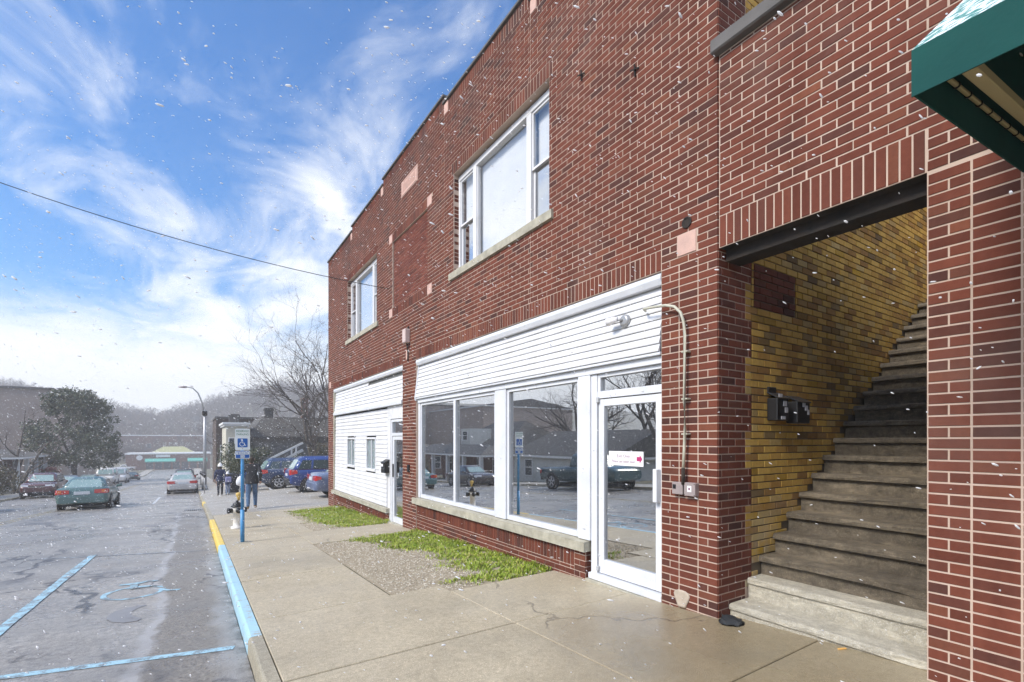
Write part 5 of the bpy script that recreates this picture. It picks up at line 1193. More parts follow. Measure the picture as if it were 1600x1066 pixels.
def person(label, loc, rz, h, top, legs, shoes, stride=.16, hat=None, hair=True, lean=0.0, hold=False):
    e = empty('person', loc, rz, label, 'person'); k = h/1.75
    s = stride
    V = [('pel', 0, 0, .96, .15, .12), ('sp', 0, .01, 1.14, .155, .115), ('ch', 0, 0, 1.34, .20, .135), ('nk', 0, .005, 1.475, .075, .07), ('h1', 0, .02, 1.55, .07, .08), ('h2', 0, .025, 1.64, .085, .105), ('h3', 0, .015, 1.725, .06, .075)]
    E = [('pel', 'sp'), ('sp', 'ch'), ('ch', 'nk'), ('nk', 'h1'), ('h1', 'h2'), ('h2', 'h3')]
    for sd, n in ((1, 'r'), (-1, 'l')):
        f = s*sd; bend = .22 if (hold and sd < 0) else .02
        V += [('sh'+n, sd*.19, 0, 1.40, .085, .085), ('el'+n, sd*.255, -.06-f*.35, 1.14, .062, .062), ('wr'+n, sd*.25, .05-f*.7+bend*.5, .93+bend*.6, .042, .042), ('pa'+n, sd*.245, .07-f*.75+bend*.6, .87+bend*.6, .040, .028)]
        E += [('ch', 'sh'+n), ('sh'+n, 'el'+n), ('el'+n, 'wr'+n), ('wr'+n, 'pa'+n)]
        pa = V[-1]
        for i, (dx, L_) in enumerate(((-.030, .075), (-.010, .085), (.010, .08), (.028, .065))):
            V.append(('f%d%s' % (i, n), pa[1]+sd*.0+dx*.25, pa[2]+dx+.012, pa[3]-L_*.6, .010, .010)); V.append(('g%d%s' % (i, n), pa[1]-sd*.02+dx*.25, pa[2]+dx+.02, pa[3]-L_, .008, .008))
            E += [('pa'+n, 'f%d%s' % (i, n)), ('f%d%s' % (i, n), 'g%d%s' % (i, n))]
        V.append(('th'+n, pa[1]-sd*.02, pa[2]+.05, pa[3]-.035, .010, .010)); E.append(('pa'+n, 'th'+n))
        V += [('hp'+n, sd*.095, 0, .90, .115, .115), ('kn'+n, sd*.10, .03+f*.55, .50, .075, .075), ('an'+n, sd*.10, f*1.0-.03, .10+(.05 if f < 0 else 0), .052, .052), ('to'+n, sd*.115, f*1.0+.14, .045+(.0 if f < 0 else .01), .048, .038)]
        E += [('pel', 'hp'+n), ('hp'+n, 'kn'+n), ('kn'+n, 'an'+n), ('an'+n, 'to'+n)]
    ix = {v[0]: i for i, v in enumerate(V)}
    me = bpy.data.meshes.new('body'); me.from_pydata([(v[1]*k, (v[2]+lean*max(0, v[3]-.9))*k, v[3]*k) for v in V], [(ix[a], ix[b]) for a, b in E], [])
    o = bpy.data.objects.new('body', me); col.objects.link(o); sk = o.modifiers.new('skin', 'SKIN'); sk.use_smooth_shade = True; sb = o.modifiers.new('sub', 'SUBSURF'); sb.levels = 2; sb.render_levels = 2
    for i, d_ in enumerate(me.skin_vertices[0].data): d_.radius = (V[i][4]*k, V[i][5]*k); d_.use_root = (i == 0)
    dg = bpy.context.evaluated_depsgraph_get(); m2 = bpy.data.meshes.new_from_object(o.evaluated_get(dg)); bpy.data.objects.remove(o)
    m2.materials.clear()
    for m in (top, legs, shoes, M_SKIN, M_HAIR): m2.materials.append(m)
    for p in m2.polygons:
        x, y, z = p.center/k; p.use_smooth = True
        if z > 1.49: p.material_index = 4 if hair and (z > 1.66 or (y < .03 and z > 1.50) or abs(x) > .072) else 3
        elif abs(x) > .17 and z < .915+(.13 if hold and x < 0 else 0) : p.material_index = 3
        elif z > .90: p.material_index = 0
        elif z < .12: p.material_index = 2
        else: p.material_index = 1
    b = link(bpy.data.objects.new('body', m2), e); b.name = 'body'
    hm = MB(); hm.loft([[(math.cos(a)*w*k, (math.sin(a)*d_+.0)*k, z*k) for a in (2*math.pi*i/16 for i in range(16))] for w, d_, z in ((.19, .155, .84), (.20, .16, .88), (.185, .15, 1.0), (.18, .14, 1.12))], 0, False, True); hm.build('jacket_hem', top, e)
    nm = MB(); nm.lathe([(.012, .11), (.016, .13), (.008, .145)], (0, .0, 1.62*k), 6, axis='y'); nm.build('nose', M_SKIN, e)
    for sd in (-1, 1):
        em = MB(); em.lathe([(.010, .10), (.010, .118)], (sd*.032*k, 0, 1.645*k), 6, axis='y'); em.build('eye', M_HAIR, e)
        em = MB(); em.lathe([(.03, sd*.075*k), (.03, sd*.092*k)], (0, .015*k, 1.625*k), 8, axis='x'); em.build('ear', M_SKIN, e)
    if hat:
        hm = MB(); hm.lathe([(.112*k, 1.635*k), (.122*k, 1.65*k), (.122*k, 1.69*k), (.112*k, 1.70*k), (.105*k, 1.75*k), (.075*k, 1.80*k), (.02*k, 1.825*k)], (0, .02*k, 0), 16); hm.lathe([(.005, 1.80*k), (.035*k, 1.83*k), (.035*k, 1.86*k), (.005, 1.88*k)], (0, .02*k, 0), 10); hm.build('knit_hat', hat, e)
    return e
p1 = person('person in blue jeans and black jacket walking away behind the blue post', (1.62, 17.9, Zs(1.62, 17.9)), R(-6), 1.76, M_JACK, M_JEANS, M_SHOE, .15, hold=True)
mb = MB(); rings = [[(.34*0-.30+w*math.cos(a), .14+w*.6*math.sin(a), 1.0+z) for a in (2*math.pi*i/12 for i in range(12))] for w, z in ((.03, .10), (.10, .04), (.14, -.08), (.13, -.18), (.05, -.23))]
o = tag(mb.loft(rings).build('carrier_bag', M_BAG), 'white bag carried by the person in blue jeans', 'bag'); o.location = (1.62, 17.9, Zs(1.62, 17.9))
person('adult in navy jacket, dark trousers and white knit hat walking beside a child', (1.28, 30.9, Zs(1.28, 30.9)), R(4), 1.70, M_NAVY, M_TROU, M_SHOED, .15, hat=M_KNIT)
ch = person('child in white knit hat and pale jeans with a lilac backpack', (1.60, 30.3, Zs(1.6, 30.3)), R(8), 1.22, M_NAVY, M_JEANSL, M_SHOED, .12, hat=M_KNIT)
mb = MB(); mb.box(-.14, .14, -.22, -.09, .72, 1.0); mb.build('backpack', M_LILAC, ch, .05, 3)

# ------------------------------------------------------------------ trees and shrubs
def branches(seed, h, r0, spread, levels, kids=(3, 4), multi=1, lean=(0, 0), droop=0.0, up=.35):
    rn = random.Random(seed); tr, br = MB(), MB()
    def grow(p, d, L, r, lv):
        n = 5 if lv < 2 else 4; pts = [Vector(p)]; rad = [r]; q = Vector(p); dd = Vector(d).normalized()
        for i in range(n):
            dd = (dd + Vector((rn.gauss(0, 1), rn.gauss(0, 1), rn.gauss(0, .7)))*(.10+.05*lv) + Vector((0, 0, up*.15-droop*.12*lv))).normalized()
            q = q + dd*L/n; pts.append(q.copy()); rad.append(max(.004, r*(1-.62*(i+1)/n)))
        (tr if lv == 0 else br).tube(pts, rad, 8 if lv == 0 else (5 if lv == 1 else 3), smooth=lv < 2)
        if lv >= levels: return
        nk = rn.randint(*kids) + (2 if lv == 0 else 0) + (1 if lv >= 2 else 0)
        for j in range(nk):
            t = rn.uniform(.28, 1.0) if lv else rn.uniform(.35, 1.0)
            fi = t*n; i0 = min(n-1, int(fi)); s0 = pts[i0].lerp(pts[i0+1], fi-i0); rr = rad[i0]*.62
            base = (pts[i0+1]-pts[i0]).normalized(); a = rn.uniform(0, 6.283); o1 = base.orthogonal().normalized(); o2 = base.cross(o1)
            nd = (base*rn.uniform(.55, 1.0) + (o1*math.cos(a)+o2*math.sin(a))*spread*rn.uniform(.6, 1.2)).normalized()
            grow(s0, nd, L*rn.uniform(.45, .72), max(.006, min(rr, r*.6)), lv+1)
    for m in range(multi):
        a = 6.283*m/max(1, multi)+seed; grow((0, 0, -.2), Vector((lean[0]+(.30*math.cos(a) if multi > 1 else 0), lean[1]+(.30*math.sin(a) if multi > 1 else 0), 1)), h*.5, r0, 0)
    return tr, br
M_BARK = pm('grey_bark', (.10, .085, .072), .95, c2=(.065, .055, .048), vscale=5, bump=.5); M_TWIG = pm('twig', (.085, .068, .058), .95)
def bare_tree(label, loc, seed, h, r0, spread=.75, levels=4, multi=1, lean=(0, 0), kids=(3, 4), rz=0, up=.35):
    e = empty('bare_tree', loc, rz, label, 'tree'); t, b = branches(seed, h, r0, spread, levels, kids, multi, lean, up=up)
    t.build('trunk', M_BARK, e); b.build('branches', M_TWIG, e); return e
bare_tree('bare many-stemmed tree behind the parked blue cars', (9.2, 44, -2.0), 5, 15, .19, .62, 4, 4, (-.10, 0), (3, 4))
bare_tree('taller bare tree close against the brick building corner', (12.6, 49, -2.1), 9, 19, .24, .7, 4, 2, (.0, 0), (3, 4))
bare_tree('thin bare tree rising in front of the grey shingled house', (8.0, 39.5, -1.7), 14, 9.5, .085, .45, 3, 1, (-.05, 0), (2, 3))
bare_tree('low bare tree beside the street lamp', (2.6, 62, G(62)), 21, 9, .14, .8, 4, 1, (0, 0), (2, 3))
bare_tree('bare tree near the white porch across the street', (-12.5, 58, G(58)), 31, 9.5, .16, .8, 4, 2, (0, 0), (2, 3))
bare_tree('broad bare tree across the street, mirrored in the shop windows', (-24.5, 36, G(36)-.5), 41, 15, .25, .75, 4, 3, (0, 0), (3, 4))
bare_tree('tall bare tree across the street, mirrored in the middle shop window', (-24.5, 27, G(27)-.5), 43, 16, .26, .7, 4, 3, (0, 0), (3, 4))
bare_tree('bare tree across the street, mirrored in the glass door', (-17, 20, G(20)), 47, 12, .2, .75, 4, 3, (0, 0), (3, 4))
bare_tree('slender bare tree across the street, mirrored at the door edge', (-18.5, 16, G(16)), 53, 14, .2, .7, 4, 1, (0, 0), (3, 4))
def leaf_cloud(mb, n, fn, size, rn):
    for _ in range(n):
        p, s = fn(); a = Vector((rn.gauss(0, 1), rn.gauss(0, 1), rn.gauss(0, 1))).normalized(); b = a.orthogonal().normalized()*size*s*rn.uniform(.5, 1.1); c = a.cross(b).normalized()*size*s*rn.uniform(.3, .6)
        mb.add([p-b, p-c, p+b, p+c], [(0, 1, 2, 3)])
def leaf_mat(name, cols):
    g = NT(name); g.col(g.ramp(g.geo.outputs['Random Per Island'], cols)); g.rough(.55); return g.m
M_LEAFD = leaf_mat('dark_leaves', [(0, (.030, .045, .020)), (.5, (.055, .075, .032)), (.85, (.09, .10, .045)), (1, (.15, .12, .06))])
M_LEAFB = leaf_mat('bronze_leaves', [(0, (.05, .05, .02)), (.5, (.09, .08, .035)), (1, (.14, .10, .05))])
def clump_fn(rn, clumps):
    tot = sum(c[3]**2 for c in clumps)
    def f():
        t = rn.uniform(0, tot)
        for c in clumps:
            t -= c[3]**2
            if t <= 0: break
        d = Vector((rn.gauss(0, 1), rn.gauss(0, 1), rn.gauss(0, 1))).normalized()*c[3]*rn.uniform(.35, 1.08)**.7
        return Vector(c[:3])+Vector((d.x, d.y, d.z*.8)), 1.0
    return f
rn = random.Random(77)
ev = empty('leafy_tree', (-10.9, 72, G(72)-.1), 0, 'dark leafy tree on the far side of the street', 'tree')
t, b = branches(71, 13, .32, .62, 3, (3, 4), 1); t.build('trunk', M_BARK, ev); b.build('limbs', M_TWIG, ev)
cl = []
for i in range(150):
    z = rn.uniform(2.4, 10.6); rr = 4.0*(1-abs((z-5.2)/6.6)**2.2); a = rn.uniform(0, 6.283); q = rn.uniform(.12, 1)**.6*rr
    cl.append((math.cos(a)*q, math.sin(a)*q, z, rn.uniform(.45, 1.0)))
mb = MB(); leaf_cloud(mb, 17000, clump_fn(rn, cl), .17, rn); mb.build('crown', M_LEAFD, ev)
def shrub(label, loc, w, h, n, mat, size=.09, seed=1):
    r_ = random.Random(seed); e = empty('evergreen_shrub', loc, 0, label, 'shrub')
    mb = MB()
    for i in range(7): a = i*.9; mb.tube([(0, 0, -.1), (.25*w*math.cos(a), .25*w*math.sin(a), h*.45), (.38*w*math.cos(a+.3), .38*w*math.sin(a+.3), h*.85)], [.03, .02, .008], 5)
    mb.build('stems', M_BARK, e); c = []
    for i in range(26):
        z = r_.uniform(.18, .95)*h; q = .5*w*(1-abs(z/h-.45)**2*1.8)*r_.uniform(.3, 1); a = r_.uniform(0, 6.283); c.append((q*math.cos(a), q*math.sin(a), z, r_.uniform(.14, .26)*w))
    mb = MB(); leaf_cloud(mb, n, clump_fn(r_, c), size, r_); mb.build('foliage', mat, e); return e
shrub('round dark evergreen bush behind the bins and pedestrians', (2.95, 35.2, Zs(2.9, 34)-.2), 2.7, 2.9, 6000, M_LEAFD, .08, 3)
shrub('bronze green shrubs in front of the shingled house', (9.6, 42.5, -2.0), 4.2, 3.1, 6500, M_LEAFB, .09, 5)
shrub('green shrub at the brick building corner behind the cars', (7.3, 43.2, -2.0), 2.4, 2.3, 4000, M_LEAFD, .08, 7)
shrub('brown hedge across the street at the left edge', (-13.6, 53.5, G(53)), 4.6, 2.3, 6000, M_LEAFB, .10, 9)
shrub('small dark shrub beneath the leafy tree', (-11.6, 63, G(63)), 2.2, 1.7, 3000, M_LEAFD, .09, 12)
shrub('maroon leaved shrub behind the maroon car', (-11.9, 66, G(66)), 2.0, 2.0, 2500, leaf_mat('maroon_leaves', [(0, (.16, .03, .025)), (1, (.30, .05, .04))]), .10, 15)

# ------------------------------------------------------------------ houses and shops further off
M_CLAP = pm('pale_clapboard', (.60, .60, .57), .8, c2=(.52, .52, .49), vscale=2); M_SHING = pm('dark_shingle', (.075, .071, .068), .95, c2=(.12, .115, .108), vscale=6, bump=.8, bscale=12); M_SHING2 = pm('grey_shingle', (.16, .155, .15), .95, c2=(.11, .105, .10), vscale=5, bump=.7, bscale=12)
M_FARBR = pm('far_brick', (.20, .10, .075), .9, c2=(.15, .08, .06), vscale=1.5); M_BRN = pm('brown_block', (.36, .29, .25), .9, c2=(.30, .24, .21), vscale=.4); M_WIN = pm('far_window', (.05, .06, .07), .2); M_TRIMW = pm('far_trim', (.70, .70, .70), .7); M_PLANK = pm('grey_planks', (.20, .19, .18), .95, c2=(.12, .115, .11), vscale=3, bump=.4)
M_CREAMW = pm('cream_wall', (.58, .55, .45), .85, c2=(.50, .47, .39), vscale=1.2)
def windows(par, pl, c, us, zs, w, h, mat=None):
    """one window per (u, z): frame with its pane; pl 'Y-' faces -Y, 'X+' faces +X"""
    for u in us:
        for z in zs:
            mb = MB(); f = .07; d = .05
            if pl == 'Y-':
                for a in ((u-w/2-f, u-w/2, z, z+h), (u+w/2, u+w/2+f, z, z+h), (u-w/2-f, u+w/2+f, z+h, z+h+f), (u-w/2-f-.03, u+w/2+f+.03, z-f, z)): mb.box(a[0], a[1], c-d, c+.02, a[2], a[3])
                mb.box(u-w/2, u+w/2, c-d*.7, c, z+h*.48, z+h*.54)
                o = mb.build('window', M_TRIMW, par); mb = MB(); mb.box(u-w/2, u+w/2, c-.015, c+.01, z, z+h); mb.build('pane', mat or M_WIN, o)
            else:
                for a in ((u-w/2-f, u-w/2, z, z+h), (u+w/2, u+w/2+f, z, z+h), (u-w/2-f, u+w/2+f, z+h, z+h+f), (u-w/2-f-.03, u+w/2+f+.03, z-f, z)): mb.box(c-.02, c+d, a[0], a[1], a[2], a[3])
                mb.box(c, c+d*.7, u-w/2, u+w/2, z+h*.48, z+h*.54)
                o = mb.build('window', M_TRIMW, par); mb = MB(); mb.box(c-.01, c+.015, u-w/2, u+w/2, z, z+h); mb.build('pane', mat or M_WIN, o)
def gable_roof(par, x0, x1, y0, y1, z, rise, along, mat, over=.35, hip=0.0):
    mb = MB(); x0 -= over; x1 += over; y0 -= over; y1 += over; t = .16
    if along == 'y':
        m = (x0+x1)/2; v = [(x0, y0, z), (x1, y0, z), (x1, y1, z), (x0, y1, z), (m, y0+hip, z+rise), (m, y1-hip, z+rise)]
        f = [(0, 4, 5, 3)[::-1], (1, 2, 5, 4), (0, 1, 4), (2, 3, 5), (0, 3, 2, 1)]
    else:
        m = (y0+y1)/2; v = [(x0, y0, z), (x1, y0, z), (x1, y1, z), (x0, y1, z), (x0+hip, m, z+rise), (x1-hip, m, z+rise)]
        f = [(0, 1, 5, 4), (2, 3, 4, 5), (1, 2, 5), (3, 0, 4), (0, 3, 2, 1)]
    mb.add(v, f); o = mb.build('roof', mat, par)
    mb = MB(); mb.box(x0-.02, x1+.02, y0-.02, y1+.02, z-.16, z-.01); mb.build('fascia', M_TRIMW, par); return o
def chimney(par, x, y, z0, z1, w=.55, mat=None):
    mb = MB(); mb.box(x-w/2, x+w/2, y-w/2, y+w/2, z0, z1); mb.box(x-w/2-.06, x+w/2+.06, y-w/2-.06, y+w/2+.06, z1-.25, z1-.1); mb.build('chimney', mat or M_FARBR, par)
# shingled grey house beyond the lot
h = empty('shingled_house', (0, 0, 0), 0, 'grey plank house with dark shingled mansard roof beyond the parked cars', 'house'); z0 = -2.4
mb = MB(); mb.box(4.4, 17, 47.6, 56, z0, 1.75); mb.build('wall', M_PLANK, h)
for i in range(30):
    x = 4.45+i*.42; mb = MB(); mb.bar((x, 47.56, 1.7), (min(x+1.9, 17), 47.56, z0), .36, .05, up=(0, 1, 0)); mb.build('plank', M_PLANK, h) if x < 12 else None
mb = MB(); b0 = [(4.0, 47.1), (17.4, 47.1), (17.4, 56.4), (4.0, 56.4)]; b1 = [(5.2, 48.4), (16.4, 48.4), (16.4, 55.2), (5.2, 55.2)]
mb.loft([[(x, y, 1.72) for x, y in b0], [(x, y, 1.9) for x, y in b0], [(x, y, 3.55) for x, y in b1], [(x, y, 3.62) for x, y in b1]], smooth=False); mb.build('mansard_roof', M_SHING, h)
chimney(h, 5.9, 50, 3.5, 4.5, .7, M_SHING)
mb = MB(); mb.bar((5.05, 44.4, -.15), (7.9, 44.6, 1.32), .12, .16); mb.bar((5.2, 44.4, -.75), (7.9, 44.6, .72), .12, .22); mb.build('stair_rail', M_TRIMW, h)
for x, a, b in ((7.0, -2.0, .85), (7.35, -2.0, 1.03)): mb = MB(); mb.box(x-.06, x+.06, 44.48, 44.6, a, b); mb.build('rail_post', M_TRIMW, h)
for i in range(9): mb = MB(); mb.box(5.2+i*.3, 5.52+i*.3, 44.65, 45.8, -.9+i*.165, -.84+i*.165); mb.build('tread', M_PLANK, h)
h = empty('cream_house', (0, 0, 0), 0, 'narrow cream house with white cornice behind the parking sign', 'house')
mb = MB(); mb.box(2.35, 3.9, 46.6, 53, -3.2, 2.85); mb.build('wall', M_CREAMW, h); windows(h, 'Y-', 46.6, (2.75, 3.4), (.2, ), .35, 1.5); windows(h, 'Y-', 46.6, (2.75, 3.4), (-2.0, ), .35, 1.5)
mb = MB(); mb.box(2.1, 4.1, 46.3, 53.2, 2.85, 3.02); mb.box(2.2, 4.0, 46.4, 53.1, 2.70, 2.849); mb.build('cornice', M_TRIMW, h); chimney(h, 3.2, 51, 3.02, 3.9, .8, M_SHING)
h = empty('dark_brick_building', (0, 0, 0), 0, 'dark brown brick building behind the cream house', 'building')
mb = MB(); mb.box(2.05, 9, 58, 68, -4, 3.75); mb.build('wall', pm('dark_brown_brick', (.10, .07, .055), .95, c2=(.075, .055, .045), vscale=3), h)
mb = MB(); mb.box(1.95, 9.1, 57.9, 68.1, 3.75, 3.95); mb.build('coping', M_COPING, h); windows(h, 'Y-', 58, (2.9, 4.6), (-.6, ), .9, 1.6)
h = empty('hip_roof_house', (0, 0, 0), 0, 'house with grey hip roof and chimney behind the bare trees', 'house')
mb = MB(); mb.box(9.5, 20, 68, 78, -4, 2.6); mb.build('wall', M_FARBR, h); gable_roof(h, 9.5, 20, 68, 78, 2.6, 3.4, 'x', M_SHING2, .5, 4); chimney(h, 12.6, 70, 3.4, 7.2, .8); windows(h, 'Y-', 68, (11, 13.5), (.2,), 1, 1.5)
# across the street
h = empty('brown_block', (0, 0, 0), 0, 'big plain brown brick block at the left edge', 'building')
mb = MB(); mb.box(-46, -14.2, 86, 112, -6, 8.1); mb.build('wall', M_BRN, h); mb = MB(); mb.box(-46.2, -14.0, 85.8, 112.2, 8.1, 8.35); mb.build('coping', M_COPING, h)
windows(h, 'Y-', 86, [-16.5-4.5*i for i in range(4)], (-2.6,), 1.2, 1.7)
h = empty('porch_house', (0, 0, 0), 0, 'low house with white porch posts across the street', 'house'); z = G(60)
mb = MB(); mb.box(-24, -14.6, 60, 69, z-.5, z+3.1); mb.build('wall', M_FARBR, h); gable_roof(h, -24, -12.6, 59, 70, z+3.1, 1.1, 'y', M_SHING, .3, 5)
for y in (59.2, 62.2, 65.4, 69): mb = MB(); mb.box(-12.9, -12.62, y, y+.28, z-.2, z+2.95); mb.build('porch_post', M_TRIMW, h)
mb = MB(); mb.box(-14.6, -12.4, 59, 70, z-.2, z+.25); mb.build('porch_floor', M_LOT, h); windows(h, 'X+', -14.6, (61, 64, 67), (z+.9,), .9, 1.5); windows(h, 'Y-', 60, (-16.5, -19.5), (z+.9,), .9, 1.5)
h = empty('white_garage', (0, 0, 0), 0, 'white clapboard house with dark roof across the street, mirrored in the shop window', 'house'); z = G(28)-.55
mb = MB(); mb.box(-23, -14.4, 22.6, 33.6, z-.6, z+2.35); mb.build('wall', M_CLAP, h)
for i in range(13): mb = MB(); mb.box(-14.4, -14.37, 22.6, 33.6, z+.0+i*.18, z+.15+i*.18); mb.build('clapboard', M_CLAP, h)
gable_roof(h, -23, -14.4, 22.6, 33.6, z+2.4, 1.9, 'y', M_SHING, .4); windows(h, 'X+', -14.37, (24.5, 31.5), (z+.8,), .9, 1.2)
h = empty('dormer_house', (0, 0, 0), 0, 'house with dark hip roof and white porch across the street, mirrored in the shop window', 'house'); z = G(43)-.3
mb = MB(); mb.box(-25, -15.6, 37, 50, z-.6, z+3.0); mb.build('wall', M_FARBR, h); gable_roof(h, -25, -15.6, 37, 50, z+3.0, 3.0, 'y', M_SHING, .5, 4.0); gable_roof(h, -15.6, -13.0, 36.6, 50.4, z+2.75, .9, 'y', M_SHING2, .2, 1.0)
for y in (36.8, 40, 43.4, 46.8, 49.9): mb = MB(); mb.box(-13.3, -13.0, y, y+.3, z-.2, z+2.65); mb.build('porch_post', M_TRIMW, h)
mb = MB(); mb.box(-17.4, -15.0, 42.4, 44.4, z+3.6, z+5.2); mb.build('dormer', M_CLAP, h); windows(h, 'X+', -15.0, (43.4,), (z+4.1,), .9, .8); windows(h, 'X+', -15.6, (38.5, 41.5, 45, 48), (z+.9,), .9, 1.5)
h = empty('brick_hall', (0, 0, 0), 0, 'tall brown brick hall across the street, mirrored in the left shop window', 'building')
mb = MB(); mb.box(-48, -30, 66, 100, -6, 7.0); mb.build('wall', M_BRN, h); gable_roof(h, -48, -30, 66, 100, 7.0, 1.4, 'y', M_COPING, .2)
h = empty('corner_house', (0, 0, 0), 0, 'cream house across the street nearest the camera, mirrored in the glass door', 'house'); z = G(12)-.8
mb = MB(); mb.box(-30, -20, 6, 17, z-.4, z+2.6); mb.build('wall', M_CREAMW, h); gable_roof(h, -30, -20, 6, 17, z+2.6, 1.6, 'y', M_SHING2, .4, 3); windows(h, 'X+', -20, (8, 11, 14), (z+.8,), 1, 1.2)
# shops closing the far end of the street
h = empty('teal_awning_shop', (0, 0, 0), 0, 'low brick shops with teal awning at the far end of the street', 'shop'); z = -7.9
mb = MB(); mb.box(-17, 5, 190, 202, z, z+5.0); mb.build('wall', M_FARBR, h); mb = MB(); mb.box(-17.2, 5.2, 189.8, 202, z+5.0, z+5.4); mb.build('parapet', M_TRIMW, h)
M_TEAL = pm('teal_awning', (.10, .42, .36), .7)
for a, b in ((-12.2, -4.4), (-1.2, 4.2)):
    mb = MB(); mb.prism([(0, 0), (0, 0)], 0, 0) if False else None
    mb.add([(a, 188.4, z+2.9), (b, 188.4, z+2.9), (b, 190, z+3.7), (a, 190, z+3.7), (a, 188.4, z+2.6), (b, 188.4, z+2.6)], [(0, 1, 2, 3), (4, 5, 1, 0)]); mb.build('awning', M_TEAL, h)
for i in range(7): mb = MB(); mb.box(-12+i*2.3, -10.2+i*2.3, 189.93, 190.02, z+.4, z+2.6); mb.build('shop_window', M_WIN, h)
mb = MB(); mb.box(-9.5, -5.8, 189.8, 189.99, z+4.1, z+4.8); mb.build('shop_sign', M_TRIMW, h)
mb = MB(); mb.lathe([(.8, -.1), (.8, .1)], (-13.6, 189.7, z+4.0), 18, axis='y'); mb.build('round_sign', M_TRIMW, h)
h = empty('upper_shop', (0, 0, 0), 0, 'brick building with a row of white windows above the far shops', 'building')
mb = MB(); mb.box(-26, 4, 236, 250, -7, 3.2); mb.build('wall', M_FARBR, h); mb = MB(); mb.box(-26.2, 4.2, 235.8, 250, 3.2, 3.6); mb.build('parapet', M_TRIMW, h); windows(h, 'Y-', 236, [-9+1.9*i for i in range(6)], (-2.4,), 1.0, 3.0, M_TRIMW); windows(h, 'Y-', 236, [-23+3.0*i for i in range(4)], (-1.5,), 1.3, 1.6)
h = empty('olive_roof_shop', (0, 0, 0), 0, 'small shop with pale olive roof in front of the far brick building', 'shop')
mb = MB(); mb.box(-11, 0, 208, 216, -8, -2.6); mb.build('wall', M_CREAMW, h); gable_roof(h, -11, 0, 208, 216, -2.6, 1.9, 'x', pm('olive_roof', (.36, .36, .17), .8), .5, 3)
h = empty('hillside_house', (0, 0, 0), 0, 'white gabled house on the hillside', 'house')
zh = hill(4, 282)-2; mb = MB(); mb.box(-2, 6, 279, 287, zh-3, zh+5); mb.build('wall', M_CLAP, h); gable_roof(h, -2, 6, 279, 287, zh+5, 3, 'y', M_SHING2, .4); windows(h, 'Y-', 279, (-.5, 2, 4.5), (zh+2,), 1.0, 1.6)

# winter woods on the hills
def forest(name, label, boxes, n, h0, h1, seed, mat):
    r_ = random.Random(seed); V = []; F = []
    for _ in range(n):
        x0, x1, y0, y1 = boxes[r_.randrange(len(boxes))]; x, y = r_.uniform(x0, x1), r_.uniform(y0, y1); z = hill(x, y)-.5; H_ = r_.uniform(h0, h1)
        b = len(V); w = .18; V += [(x-w, y, z), (x+w, y, z), (x, y, z+H_)]; F.append((b, b+1, b+2))
        for k in range(16):
            t = r_.uniform(.25, .95); a = r_.uniform(0, 6.283); L_ = H_*.30*(1.15-t)+.6; p = Vector((x, y, z+H_*t)); q = p+Vector((math.cos(a)*L_, math.sin(a)*L_, L_*r_.uniform(.5, 1.3))); s_ = Vector((.0, 0, .10+.05*L_))
            b = len(V); V += [tuple(p-s_), tuple(p+s_), tuple(q)]; F.append((b, b+1, b+2))
            if k % 2: b = len(V); m = p.lerp(q, .5); q2 = m+Vector((r_.gauss(0, 1), r_.gauss(0, 1), 1.2))*L_*.4; V += [tuple(m-Vector((.09, 0, 0))), tuple(m+Vector((.09, 0, 0))), tuple(q2)]; F.append((b, b+1, b+2))
    mb = MB(); mb.add(V, F); return tag(mb.build(name, mat), label, 'woods', kind='stuff')
M_WOODS = pm('winter_woods', (.15, .115, .10), .95, c2=(.10, .08, .07), vscale=.05)
forest('hill_woods', 'bare winter woods covering the distant hills', [(-130, 130, 222, 326)], 3600, 6, 9.5, 3, M_WOODS)
forest('ridge_woods', 'tree line along the distant ridge', [(-130, 130, 322, 365)], 900, 7, 12, 4, M_WOODS)

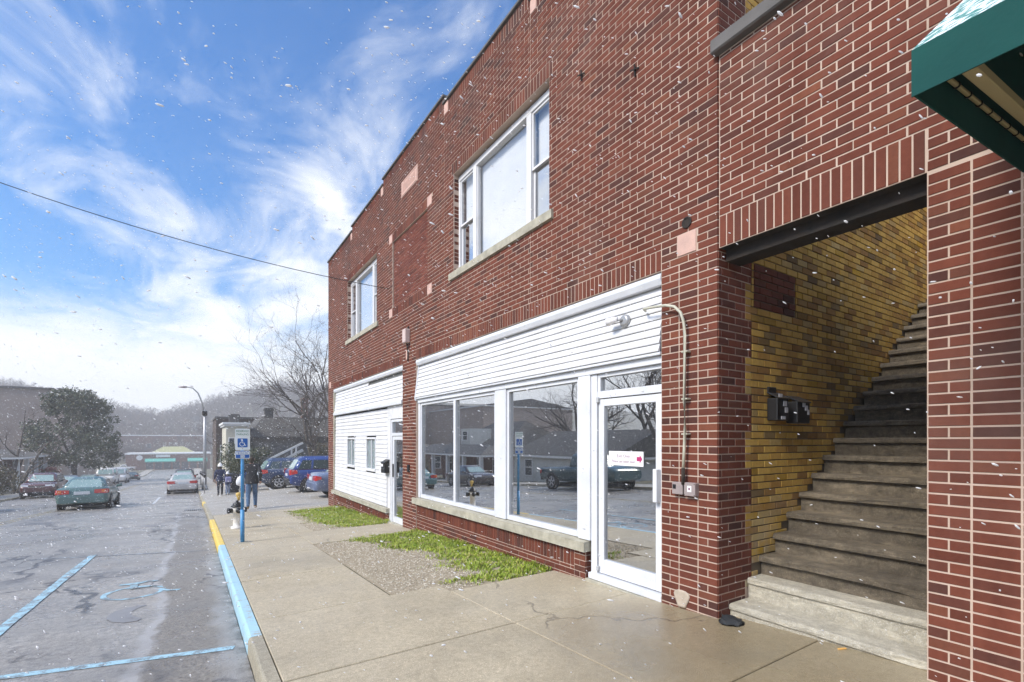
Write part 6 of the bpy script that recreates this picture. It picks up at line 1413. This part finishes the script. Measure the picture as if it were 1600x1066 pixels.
# ------------------------------------------------------------------ falling snow and the hazy air
g = NT('snow'); tl = g.N.new('ShaderNodeBsdfTranslucent'); tl.inputs[0].default_value = (.97, .97, .98, 1); df = g.N.new('ShaderNodeBsdfDiffuse'); df.inputs[0].default_value = (.95, .95, .96, 1)
ms = g.N.new('ShaderNodeMixShader'); ms.inputs[0].default_value = .5; g.L.new(df.outputs[0], ms.inputs[1]); g.L.new(tl.outputs[0], ms.inputs[2]); g.L.new(ms.outputs[0], g.N['Material Output'].inputs[0]); g.N.remove(g.b)
def snowfall():
    r_ = random.Random(5); V = []; F = []
    for _ in range(44000):
        x, y = r_.uniform(-10, 3.72), r_.uniform(-.5, 24)
        z = -1.3+(4.2+4.2*(x+10)/13.7)*r_.random()**1.15
        if x*x+y*y+(z-CAM_H)**2 < 2.0**2 or z < Zr(-4, y)-.1: continue
        s = r_.uniform(.0017, .0042); L = s*r_.uniform(1.8, 4.5); d = Vector((r_.gauss(.84, .3), r_.gauss(-.5, .3), r_.gauss(-.42, .28))).normalized(); a = d.orthogonal().normalized()*s; b = d.cross(a); c = Vector((x, y, z)); k = len(V)
        V.append(tuple(c-d*L))
        for t in (-.5, .5): V += [tuple(c+d*L*t+a), tuple(c+d*L*t+b), tuple(c+d*L*t-a), tuple(c+d*L*t-b)]
        V.append(tuple(c+d*L))
        for i in range(4): j = (i+1) % 4; F += [(k, k+1+j, k+1+i), (k+1+i, k+1+j, k+5+j, k+5+i), (k+9, k+5+i, k+5+j)]
    mb = MB(); mb.add(V, F, 0, True); tag(mb.build('falling_snow', MATS['snow']), 'small white snowflakes falling through the street', 'snow', kind='stuff')
snowfall()
HAZE = .0016
if HAZE:
    m = bpy.data.materials.new('haze'); m.use_nodes = True; N = m.node_tree.nodes; N.remove(N['Principled BSDF'])
    pv = N.new('ShaderNodeVolumePrincipled'); pv.inputs['Color'].default_value = (.95, .95, .975, 1); pv.inputs['Density'].default_value = HAZE; pv.inputs['Anisotropy'].default_value = .1
    m.node_tree.links.new(pv.outputs[0], N['Material Output'].inputs['Volume'])
    mb = MB(); mb.box(-440, 480, -130, 620, -14, 50); tag(mb.build('haze', m), 'thin grey winter haze filling the valley air', 'haze', kind='stuff')
    sc.cycles.volume_bounces = 1; sc.cycles.volume_step_rate = 5
